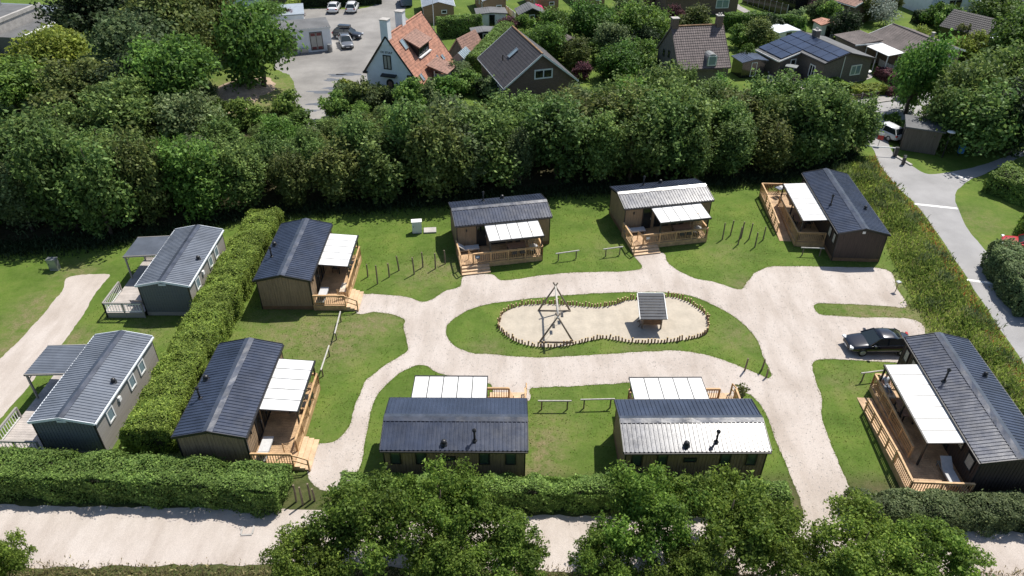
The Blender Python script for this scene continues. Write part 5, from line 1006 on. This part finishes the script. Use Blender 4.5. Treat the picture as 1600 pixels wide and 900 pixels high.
# solar roofed bungalow
h4 = gable('solar_bungalow', 'grey brick bungalow with solar panels covering its roof', (41.23, 98.98, 0), 20.7, 9.9, 3.7, 4.6, 3.2, 2.95, 4.15, 'brick_grey', 'roof_felt', amp=0, barge='frame_black', ridge_m='roof_felt')
MB().poly([(-6.4, .2, 0), (-3.3, .2, 0), (-3.3, .2, 3.1), (-6.4, .2, 2.3)], [(-6.4, 4.6, 0), (-3.3, 4.6, 0), (-3.3, 4.6, 3.1), (-6.4, 4.6, 2.3)]).ob('wall', 'brick_grey', h4); tile_slope((-3.68, 3.2), (-6.9, 2.36), -.1, 4.95, .5, .5, 0).ob('roof', 'roof_felt', h4)
for s, (p, q) in enumerate((((-6.95, -.1), (-6.95, 4.95)), ((-6.9, -.14), (-3.7, -.14)))): MB().bar((*p, 2.3), (*q, 2.3 if s == 0 else 3.12), .07, .16).ob('gutter', 'white_paint', h4)
sp = MB().poly([(-.76, -.8, 0), (.76, -.8, 0), (.76, .8, 0), (-.76, .8, 0)], [(-.76, -.8, .05), (.76, -.8, .05), (.76, .8, .05), (-.76, .8, .05)]).mesh('solar_panel', 'solar')
for i in range(6):
    for j in range(4):
        y = -4.1 + i * 1.66; x = -.9 - j * 1.6
        if j > 1 and y < .5: continue
        o = link('solar_panel', sp, h4); sl_ = (4.15 - 3.2) / 3.7; o.location = (x, y, 4.15 + x * sl_ + .1); o.rotation_euler = (0, -math.atan(sl_), 0)
chimney(h4, .3, 2.2, 3.8, 5.0, .75, 'brick_grey', 2); window(h4, (1.9, -4.62, 1.65), (1, 0, 0), (0, -1, 0), 1.7, 1.35, 'white_paint', 'glass_pale', .13, mull=1)
window(h4, (-3.38, -2.6, 1.5), (0, 1, 0), (-1, 0, 0), 1.1, 1.6, 'white_paint', 'glass_dark', .14, mull=1); window(h4, (-4.3, .18, 1.4), (1, 0, 0), (0, -1, 0), .9, 1.8, 'white_paint', 'glass_dark', .14, name='door'); MB().tube([(-.4, -4.66, .1), (-.4, -4.66, 3.7)], .06, 7).ob('downpipe', 'white_paint', h4)
# brown roofed bungalow
h5 = gable('brown_bungalow', 'bungalow with wide brown shingled roof and white gable boarding', (55.1, 102.75, 0), 17.3, 9.4, 4.2, 4.3, 2.95, 2.95, 4.2, 'brick_tan', 'shingle', amp=0, course=.3, ridge_m='shingle')
MB().poly([(-3.9, -4.44, 2.95), (3.95, -4.44, 2.95), (0, -4.44, 4.05)], [(-3.9, -4.39, 2.95), (3.95, -4.39, 2.95), (0, -4.39, 4.05)]).ob('gable_boarding', 'white_paint', h5)
gv = MB().lathe([(.34, 0), (.34, .06), (.02, .06)], (0, 0, 0), 6).ob('gable_vent', 'frame_black', h5); gv.location = (0, -4.45, 3.55); gv.rotation_euler = (R(90), 0, 0)
window(h5, (1.6, -4.4, 1.5), (1, 0, 0), (0, -1, 0), 2.4, 1.5, 'white_paint', 'glass_dark', .12, mull=2); window(h5, (-3.88, -2.4, 1.5), (0, 1, 0), (-1, 0, 0), .9, 1.5, 'white_paint', 'glass_dark', .12)
an = MB().bb(-8.2, -4.0, 1.6, 5.8, 0, 2.9).ob('annex', 'brick_tan', h5); tile_slope((-4.1, 3.3), (-8.5, 3.0), 1.3, 6.1, .35, .4, 0).ob('annex_roof', 'shingle', an); MB().bb(-8.55, -4.1, 1.22, 1.3, 2.85, 3.02).ob('gutter', 'white_paint', an)
cv = MB().poly([(-6.8, -3.2, 2.75), (-4.25, -3.2, 2.95), (-4.25, 1.2, 2.95), (-6.8, 1.2, 2.75)], [(-6.8, -3.2, 2.68), (-4.25, -3.2, 2.88), (-4.25, 1.2, 2.88), (-6.8, 1.2, 2.68)]).ob('carport_roof', 'polycarbonate', h5)
for y in (-3.1, -1, 1.1): MB().bb(-6.75, -6.65, y - .05, y + .05, 0, 2.68).ob('carport_post', 'white_paint', h5)
chimney(h5, 1.6, -1.2, 3.4, 4.5, .3, 'metal_grey', 0)
# white garage
g0, g1 = Vector((-30.95, 105.41)), Vector((-26.16, 107.08)); gd = g1 - g0; ga = thing('white_garage', 'white flat roofed garage with red and white double doors', 'garage', (*((g0 + g1) / 2), 0), math.degrees(math.atan2(gd.y, gd.x)))
MB().bb(-4.6, 2.53, 0, 4.6, 0, 3.3).ob('wall', 'white_wall', ga); MB().bb(-4.75, 2.6, -.12, 4.7, 3.3, 3.45).ob('roof', 'roof_felt', ga); MB().bb(-4.78, 2.64, -.16, -.13, 3.2, 3.42).ob('fascia', 'white_paint', ga)
dr = window(ga, (.45, -.02, 1.55), (1, 0, 0), (0, -1, 0), 1.75, 2.5, 'frame_black', 'metal_grey', .09, 'door', 1)
for s in (-.42, .42):
    for z in (.55, 2.45): MB().box((.45 + s, -.045, z), (.62, .03, .4)).ob('door_panel', 'door_red', dr)
window(ga, (-3.2, -.02, 1.35), (1, 0, 0), (0, -1, 0), 1.9, 2.2, 'white_paint', 'glass_dark', .1, 'door'); MB().bb(-2.0, -.9, -.5, -.12, 0, .75).ob('bench_box', 'metal_grey', ga)
t = thing('waste_drum', 'grey drum at the corner of the white garage', 'drum', (-26.35, 106.35, 0), 0); MB().lathe([(.34, 0), (.36, .5), (.34, 1.0), (.3, 1.02), (.02, 1.02)], n=14).ob('drum', 'stone_grey', t, True); MB().tube([(0, 0, 1.02), (0, 0, 1.08)], .33, 14).ob('lid', 'metal_grey', t)
# chalets and other roofs along the top
def chalet(label, loc, yaw, L, W, he, hr, roofm='roof_sheet_grey', wall='chalet_wood'):
    t = thing('wooden_chalet', label, 'chalet', loc, yaw, 'chalets along the top edge'); y = L / 2 - .15; x = W / 2 - .2; sec = [(-x, 0), (x, 0), (x, he - .03), (0, hr - .1), (-x, he - .03)]
    MB().poly([(a, -y, b) for a, b in sec], [(a, y, b) for a, b in sec]).ob('wall', wall, t)
    for s in (-1, 1): rib_slope(0, hr, s * W / 2, he, -L / 2, L / 2, .4, .03).ob('roof_sheet', roofm, t); MB().bb(s * W / 2 - .05, s * W / 2 + .05, -L / 2, L / 2, he - .15, he - .04).ob('gutter', 'white_paint', t)
    for k in range(3): window(t, (-x - .02, -y + (k + .7) * L / 3.6, 1.6), (0, 1, 0), (-1, 0, 0), .8, .9, 'white_paint', 'glass_dark', .1)
    window(t, (x * .35, -y - .02, 1.75), (1, 0, 0), (0, -1, 0), .9, .6, 'white_paint', 'glass_dark', .12); return t
chalet('wooden chalet with grey roof beside the blue van', (-12.6, 126.0, 0), 8, 10.5, 5.2, 2.6, 3.3); chalet('wooden chalet with pale roof at the top, second from the blue van', (-4.0, 128.5, 0), 12, 9.5, 4.0, 2.8, 3.4); chalet('wooden chalet with pale roof at the top, third from the blue van', (4.6, 131.0, 0), 12, 10, 4.0, 2.8, 3.4); chalet('wooden chalet at the top behind the bright garden tree', (12.5, 133.5, 0), 14, 9, 4.0, 2.8, 3.4); chalet('wooden chalet partly hidden at the top right of centre', (21, 136, 0), 14, 9, 4.4, 2.8, 3.4)
def shed(label, loc, yaw, w, d, h, hr, wall, roofm, name='garden_shed'):
    t = thing(name, label, 'shed', loc, yaw, 'garden sheds'); sec = [(-w / 2, 0), (w / 2, 0), (w / 2, h), (0, hr - .05), (-w / 2, h)]; MB().poly([(a, -d / 2, b) for a, b in sec], [(a, d / 2, b) for a, b in sec]).ob('wall', wall, t)
    for s in (-1, 1): tile_slope((0, hr), (s * (w / 2 + .25), h - .25 * (hr - h) / (w / 2)), -d / 2 - .2, d / 2 + .2, .33, .3, .02 if hr > h + .3 else 0).ob('roof', roofm, t)
    window(t, (0, -d / 2 - .02, h * .5), (1, 0, 0), (0, -1, 0), .85, h * .85, 'white_paint' if wall != 'white_paint' else 'frame_black', 'glass_dark', .09, 'door'); return t
shed('brown steep gabled shed between the white house and the dark roof', (-6.6, 103.6, 0), -28, 3.2, 4.6, 1.2, 3.5, 'wood_dark', 'tile_brown'); shed('small white shed with glass door between the hedges', (-3.6, 119.3, 0), 8, 4.4, 3.0, 2.4, 2.6, 'white_paint', 'roof_felt'); shed('small black garden shed with grey roof below the chalets', (2.6, 121.4, 0), 10, 4.0, 3.4, 1.9, 2.8, 'black_paint', 'roof_felt'); shed('tiny dark hut among the garden trees', (7.8, 107.5, 0), 25, 2.2, 2.2, 1.7, 2.2, 'wood_dark', 'shingle'); shed('little grey shed by the long diagonal hedge', (-4.3, 110.6, 0), 10, 3.6, 2.4, 2.0, 2.2, 'black_paint', 'roof_felt')
shed('black shed with bluish roof left of the solar roof', (31.5, 98.2, 0), 15, 3.4, 2.6, 2.2, 2.5, 'black_paint', 'roof_metal'); shed('black tiled shed right of the brown roofed bungalow', (68.2, 112.5, 0), 35, 5.0, 6.5, 2.3, 4.2, 'black_paint', 'tile_dark'); shed('low white roofed shed beside the black tiled shed', (71.5, 107.5, 0), 20, 4.0, 3.0, 2.1, 2.2, 'black_paint', 'white_trim'); shed('small shed with pink roof behind the solar roof', (47.5, 115.5, 0), 10, 2.4, 2.4, 2.1, 2.4, 'white_paint', 'tile_orange'); shed('white shed behind the brown roofed bungalow annex', (40.0, 112.0, 0), 20, 3.5, 3, 2.1, 2.3, 'white_paint', 'white_trim')
hA = gable('grey_roofed_house', 'house with wide grey tiled roof at the top right of centre', (30.5, 131.5, 0), -84, 13, 5.2, 5.2, 3.0, 3.0, 5.4, 'brick_brown', 'roof_sheet_grey', amp=.03, ridge_m='roof_sheet_grey'); window(hA, (4.86, 3.5, 1.7), (0, 1, 0), (1, 0, 0), 2.2, 1.4, 'white_paint', 'glass_pale', .12, mull=1); chimney(hA, .5, 5.4, 4.6, 6.6, .7)
hB = gable('brown_roofed_house', 'low house with brown tiled roof at the top right', (55, 130.5, 0), 28, 15, 5, 5, 2.8, 2.8, 4.6, 'brick_brown', 'tile_brown', amp=.03); window(hB, (-4.66, -3, 1.6), (0, 1, 0), (-1, 0, 0), 1.6, 1.2, 'white_paint', 'glass_dark')
hC = gable('black_clad_house', 'black boarded house with pale metal roof at the top right', (47.5, 135, 0), 30, 11, 3.6, 3.6, 2.9, 2.9, 4.0, 'black_paint', 'roof_sheet_grey', amp=0, ridge_m='roof_sheet_grey'); window(hC, (1.0, -5.18, 1.8), (1, 0, 0), (0, -1, 0), .9, .9, 'white_paint', 'glass_pale')
hD = thing('white_bungalow', 'long white flat roofed house at the top right behind the lawn', 'house', (75, 131.5, 0), 14); MB().bb(-7.5, 7.5, -3.5, 5, 0, 3.2).ob('wall', 'white_wall', hD); MB().bb(-7.7, 7.8, -3.9, 5.2, 3.2, 3.45).ob('roof', 'roof_sheet_grey', hD)
for x, w_ in ((-5.8, 1.0), (-2.9, 2.6), (2.8, 1.4), (5.6, .7)): window(hD, (x, -3.52, 1.8), (1, 0, 0), (0, -1, 0), w_, 1.5, 'white_paint', 'glass_dark', .1, mull=1 if w_ > 2 else 0)
MB().bb(.2, 4.2, -6.6, -3.6, 2.2, 2.32).ob('awning', 'white_trim', hD)
hE = gable('black_house', 'black boarded house with steep grey roof at the right edge', (84, 118, 0), 24, 11, 4.6, 4.6, 2.6, 2.6, 7.0, 'black_paint', 'roof_felt', amp=.02, barge='white_paint'); window(hE, (-1.2, -5.18, 3.6), (1, 0, 0), (0, -1, 0), 1.5, 1.7, 'white_paint', 'glass_pale', .14, mull=1)
t = thing('party_tent', 'blue and white garden canopy beside the white house', 'canopy', (78.5, 122.5, 0), 14); MB().poly([(-2.2, -1.2, 2.2), (2.2, -1.2, 2.2), (2.2, 1.2, 2.5), (-2.2, 1.2, 2.5)], [(-2.2, -1.2, 2.14), (2.2, -1.2, 2.14), (2.2, 1.2, 2.44), (-2.2, 1.2, 2.44)]).ob('canopy_sheet', 'white_paint', t); MB().bb(-2.2, 2.2, -1.24, -1.2, 1.5, 2.2).ob('side_sheet', 'blue_tarp', t)
for x in (-2.1, 2.1):
    for y in (-1.1, 1.1): MB().tube([(x, y, 0), (x, y, 2.2)], .04, 6).ob('pole', 'metal_grey', t)
t = thing('parasol', 'pink parasol in the garden behind the brown roofed bungalow', 'parasol', (65.5, 113.5, 0), 0); MB().lathe([(.02, 2.5), (.4, 2.3), (.75, 1.95), (.7, 1.93), (.02, 2.4)], n=8).ob('canopy', 'pink', t); MB().tube([(0, 0, 0), (0, 0, 2.5)], .03, 6).ob('pole', 'white_paint', t)
tl = thing('flat_roofed_building', 'large building with flat grey roofs at the top left corner', 'building', (-80, 110, 0), -8)
MB().bb(-10, 8.5, -6.0, 5.5, 0, 4.0).ob('wall', 'concrete', tl); MB().bb(-10.1, 8.2, -6.1, 5.4, 4.0, 4.12).ob('roof', 'roof_felt', tl); MB().bb(8.2, 8.62, -6.1, 5.6, 4.0, 4.5).ob('parapet', 'concrete', tl); MB().bb(-10, 12.5, 5.6, 9, 0, 3.2).ob('rear_wing', 'metal_grey', tl); MB().bb(8.7, 13, -5, 5.5, 0, 2.6).ob('side_wing', 'roof_felt', tl); MB().bb(12.6, 13.2, -5, 8, 2.6, 2.85).ob('parapet', 'white_paint', tl); q = MB().bb(1, 3, 3.2, 4.6, 4.12, 4.9).ob('roof_unit', 'metal_grey', tl)
for x in (-6, -3, 0, 3, 6): window(tl, (x, -6.03, 2.2), (1, 0, 0), (0, -1, 0), 1.8, 1.5, 'white_paint', 'glass_dark', .1, mull=1)
MB().bb(-10, 7, -9, -6.1, 2.2, 2.4).ob('lean_to_roof', 'tile_brown', tl); MB().bb(-10, 6.9, -8.9, -6.1, 0, 2.2).ob('lean_to_wall', 'brick_brown', tl)
wb = thing('white_shed_building', 'white building with flat roof behind the bright green tree at the top', 'building', (-46, 132, 0), 5); MB().bb(-3, 4, -2, 3, 0, 3).ob('wall', 'white_wall', wb); MB().bb(-3.2, 4.2, -2.2, 3.2, 3, 3.2).ob('roof', 'roof_sheet_grey', wb); window(wb, (1, -2.02, 1.6), (1, 0, 0), (0, -1, 0), 1.6, 1.2, 'frame_black'); 
fl = thing('flat_garage', 'grey flat roofed garage behind the white garage', 'garage', (-35.8, 117.5, 0), 15); MB().bb(-3, 3.2, -2.6, 3.4, 0, 2.6).ob('wall', 'white_wall', fl); MB().bb(-3.15, 3.35, -2.75, 3.5, 2.6, 2.75).ob('roof', 'roof_sheet_grey', fl); window(fl, (0, -2.62, 1.1), (1, 0, 0), (0, -1, 0), 2.4, 2.0, 'white_paint', 'metal_grey', .1, 'door')
# hedges and fences of the village
for lab, pts_, w_, h_, m_, sd_ in [('tall dark clipped hedge behind the two white cars', [(-38.42, 130.17), (-31.00, 131.16), (-22.94, 133.00)], 2.4, 3.0, 'leaf_dark', 31), ('dark square hedge with bright top beside the white house lawn', [(-11.53, 113.62), (-4.99, 115.38)], 1.8, 2.9, 'leaf_hedge_green', 32), ('long diagonal bright hedge beside the dark tiled roof', [(-5.28, 97.48), (-3.37, 104.67), (-1.03, 113.45)], 2.4, 2.5, 'leaf_hedge_green', 33), ('long dark hedge behind the mauve tiled house', [(32.96, 118.56), (38.20, 119.36), (44.99, 116.82)], 1.8, 2.4, 'leaf_green', 34),
    ('bright low hedge in front of the solar roofed bungalow', [(40.75, 95.40), (41.79, 92.85), (42.87, 91.29)], 1.6, 1.1, 'leaf_hedge', 35), ('yellow green low hedge by the village road', [(42.54, 90.63), (44.42, 90.66), (46.74, 91.59)], 2.2, 1.1, 'leaf_yellow', 36), ('dark reddish hedge between the two bungalows', [(49.12, 97.99), (49.85, 95.57), (50.55, 93.24)], 1.6, 1.2, 'leaf_purple', 37), ('reddish hedge along the pavement', [(46.94, 90.49), (49.44, 91.41)], 1.2, 1.0, 'leaf_purple', 38), ('dark mixed hedge behind the bungalow garden', [(64.81, 122.77), (70.95, 124.36), (72.55, 120.83)], 2.0, 1.8, 'leaf_dark', 39), ('green hedge beside the purple shrub at the top', [(-36.14, 121.87), (-36.66, 131.02)], 1.6, 2.2, 'leaf_hedge', 40),
    ('clipped green hedge beside the olive garden tree', [(49.74, 117.59), (52.86, 119.00)], 2.4, 2.4, 'leaf_green', 41)]:
    hedge('garden_hedge', lab, pts_, w_, h_, m_, .2, 110, sd_, .16, group='village hedges')
def fence(label, a, b, h, mat, n):
    a, b = Vector((*a, 0)), Vector((*b, 0)); d = b - a; t = thing('board_fence', label, 'fence', a, 0, 'garden fences')
    for i in range(n): MB().box(d * (i + .5) / n + Vector((0, 0, h / 2)), (d.length / n - .03, .04, h - .06 * (i % 2)), d).ob('board', mat, t)
    for i in range(0, n + 1, 5): MB().box(d * i / n + Vector((0, 0, h / 2 + .05)), (.1, .1, h + .1), d).ob('post', 'concrete', t)
fence('dark board fence beside the lawn at the top right', (39.97, 134.57), (44.92, 125.60), 1.9, 'black_paint', 40); fence('dark board fence behind the white garage', (-41.67, 129.29), (-38.03, 128.59), 1.9, 'wood_dark', 16); fence('grey board fence behind the golden shrub at the top right', (80.23, 132.27), (80.86, 126.82), 1.8, 'stone_grey', 18); fence('low white fence between the two bungalows', (50.77, 102.13), (51.77, 98.54), .9, 'white_paint', 14); fence('low brown fence by the driveway of the bungalow', (42.07, 88.67), (45.95, 90.03), .8, 'wood_dark', 14); fence('pale picket fence between the chalets', (-1.61, 128.69), (0.54, 122.72), 1.0, 'white_paint', 14)
# ------------------------------------------------------------------ vehicles of the village
for lab, col, kd, p, rz in (('white saloon parked before the tall dark hedge, left of two', 'car_white', 'sedan', (-30.0, 127.6, .03), 93), ('white hatchback parked before the tall dark hedge, right of two', 'car_white', 'hatch', (-27.0, 127.8, .03), 92), ('black estate with roof box beside the white garage', 'black_paint', 'hatch', (-25.0, 112.9, .03), -12), ('grey hatchback parked nose out beside the white garage', 'car_silver', 'hatch', (-24.6, 109.2, .03), -72), ('red car behind the flowering hedge at the right', 'car_red', 'hatch', (44.5, 54.0, .02), 150), ('white car parked at the mouth of the asphalt lane', 'car_white', 'hatch', (41.9, 78.3, .03), 115)):
    c = car(lab, col, kd, 'parked cars', 4.5); c.location = p; c.rotation_euler = (0, 0, R(rz))
    if 'roof box' in lab: MB().bb(-1.3, .5, -.4, .4, 1.56, 1.9).ob('roof_box', 'black_paint', c)
v = thing('blue_van', 'dark blue van parked beside the wooden chalet', 'van', (-18.6, 132.2, 0), 100); loft([[(x, y, z) for y, z in ((.95, .35), (1.0, 1.0), (.95, zt - .2), (.8, zt), (-.8, zt), (-.95, zt - .2), (-1.0, 1.0), (-.95, .35))] for x, zt in ((2.4, .95), (1.9, 1.25), (1.1, 1.95), (-2.3, 2.05), (-2.4, 1.9))]).ob('body', 'car_blue', v)
MB().box((1.52, 0, 1.62), (.06, 1.5, .75), (.75, 0, -.66), (0, 1, 0)).ob('windscreen', 'glass_car', v)
for s in (-1, 1):
    MB().box((.6, s * .97, 1.55), (.9, .03, .5)).ob('side_window', 'glass_car', v)
    for x in (1.5, -1.5): MB().tube([(x, s * .78, .33), (x, s * 1.0, .33)], .33, 16).ob('wheel', 'tyre', v)
bg = thing('utility_buggy', 'dark utility buggy with pale roof on the bungalow driveway', 'buggy', (36.6, 95.9, .02), -30); MB().bb(-1.4, 1.4, -.65, .65, .4, .9).ob('body', 'black_paint', bg); MB().bb(-.9, .6, -.6, .6, 1.85, 1.92).ob('roof', 'metal_grey', bg); MB().bb(-.3, .2, -.55, .55, .9, 1.1).ob('seat', 'frame_black', bg); MB().bb(-1.4, -.5, -.64, .64, .9, 1.15).ob('cargo_bed', 'frame_black', bg)
for x in (-.85, .55):
    for y in (-.55, .55): MB().bar((x, y, .9), (x, y, 1.86), .05).ob('roll_bar', 'frame_black', bg)
for x in (-.95, .95):
    for y in (-.7, .7): w_ = MB().tube([(x, y - .12, .36), (x, y + .12, .36)], .36, 14).ob('wheel', 'tyre', bg); MB().tube([(x, y - .13, .36), (x, y + .13, .36)], .17, 10).ob('rim', 'metal_grey', w_)
# ------------------------------------------------------------------ lane entrance
s_ = thing('brown_shed', 'brown boarded shed with littered flat roof at the lane entrance', 'shed', (44.35, 75.3, 0), -22)
MB().bb(-1.7, 1.7, -1.5, 1.6, 0, 2.6).ob('wall', 'shed_wood', s_)
for i in range(17):
    for y, n_ in ((-1.52, 1),): MB().bb(-1.7 + i * .2 + .01, -1.51 + i * .2, y - .02, y + .02, .05, 2.55).ob('board', 'shed_wood', s_)
for i in range(15): MB().bb(-1.74, -1.70, -1.48 + i * .2 + .01, -1.29 + i * .2, .05, 2.55).ob('board', 'shed_wood', s_)
MB().bb(-1.95, 1.95, -1.8, 1.9, 2.62, 2.76).ob('roof', 'roof_felt', s_); window(s_, (-1.76, .2, 1.05), (0, 1, 0), (-1, 0, 0), .9, 2.0, 'frame_black', 'shed_wood', .08, 'door')
bm_ = thing('boom_barrier', 'white boom barrier across the asphalt lane on a dark post', 'barrier', (40.9, 72.9, 0), 170); MB().bb(-.18, .18, -.18, .18, 0, 1.05).ob('housing', 'frame_black', bm_); MB().bar((0, 0, .95), (3.6, .1, .98), .07, .1).ob('boom', 'white_paint', bm_)
t = thing('keypad_post', 'short dark post beside the lane below the boom barrier', 'post', (40.9, 70.9, 0), 0); MB().bb(-.14, .14, -.12, .12, 0, 1.05).ob('post', 'frame_black', t); MB().box((-.02, -.13, .92), (.2, .03, .18)).ob('keypad', 'metal_grey', t)
t = thing('street_lamp', 'lamp with round white head in the shade beside the brown shed', 'street lamp', (45.8, 72.6, 0), 0); MB().tube([(0, 0, 0), (0, 0, 2.9)], [.07, .05], 8).ob('pole', 'frame_black', t); MB().lathe([(.02, 3.05), (.4, 3.0), (.42, 2.93), (.1, 2.88), (.02, 2.88)], n=14).ob('lamp_head', 'white_paint', t, True)
t = thing('blue_bin', 'blue litter bin on a post in the shade of the right hand trees', 'bin', (47.75, 72.9, 0), 0); MB().bb(-.25, .25, -.2, .2, .45, 1.2).ob('bin', 'blue_bin', t); MB().tube([(0, .24, 0), (0, .24, 1.2)], .04, 6).ob('post', 'frame_black', t); MB().bb(-.28, .28, -.23, .23, 1.2, 1.25).ob('lid', 'blue_bin', t)
t = thing('red_sign', 'small red and white sign post at the lane entrance', 'sign', (40.2, 75.6, 0), -20); MB().tube([(0, 0, 0), (0, 0, 1.5)], .035, 6).ob('post', 'metal_grey', t); MB().bb(-.3, .3, -.05, -.03, .7, 1.2).ob('panel', 'red_sign', t); MB().bb(-.3, .3, -.052, -.028, 1.22, 1.5).ob('panel', 'white_paint', t)
t = thing('kerb_edge', 'pale concrete kerb beside the boom barrier', 'kerb', (40.99, 72.78), 0); k0, k1 = Vector((40.99, 72.78)), Vector((41.71, 70.65))
for i in range(4): q = (k1 - k0) * (i + .5) / 4; MB().box((q.x, q.y, .06), ((k1 - k0).length / 4 - .02, .3, .14), ((k1 - k0).x, (k1 - k0).y, 0)).ob('kerb_stone', 'concrete', t)
t = thing('garden_table', 'small pale garden table on the bungalow terrace', 'table', (47.29, 97.70), 0); MB().lathe([(.02, .74), (.6, .74), (.6, .7), (.02, .7)], n=16).ob('table_top', 'white_paint', t)
for a in range(3): MB().tube([(.4 * math.cos(a * 2.1), .4 * math.sin(a * 2.1), 0), (0, 0, .7)], .03, 6).ob('leg', 'metal_grey', t)
t = thing('flag_pole', 'slim white pole beside the dark square hedge', 'pole', (-12.02, 113.61), 0); MB().tube([(0, 0, 0), (0, 0, 6.5)], [.06, .04], 8).ob('pole', 'white_paint', t); MB().tube([(0, 0, 0), (0, 0, .25)], .12, 8).ob('base', 'concrete', t)
t = thing('litter_bin', 'dark bin at the left corner of the white house', 'bin', (-20.70, 90.80), 10); MB().bb(-.3, .3, -.3, .3, .05, 1.1).ob('bin', 'frame_black', t); MB().bb(-.33, .33, -.33, .33, 1.1, 1.18).ob('lid', 'metal_grey', t)
for lab, p in (('white cloth patch on the bungalow driveway edge, left one', (34.93, 98.71)), ('white boulder by the bungalow driveway', (35.57, 98.22))):
    t = MB().lathe([(.02, .5), (.3, .42), (.45, .2), (.4, 0)], n=9).ob('white_boulder', 'white_paint', None, True); t.location = (*p, 0); t.scale = (1.1, .8, 1); tag(t, lab if 'boulder' in lab else 'white boulder at the driveway edge, left one', 'boulder', 'white boulders')

for o in [q for q in COL.objects if q.get('label') == 'x']:
    if True:
        for c_ in list(o.children): bpy.data.objects.remove(c_)
        bpy.data.objects.remove(o)
for o in COL.objects:
    if 'placed' in o: del o['placed']
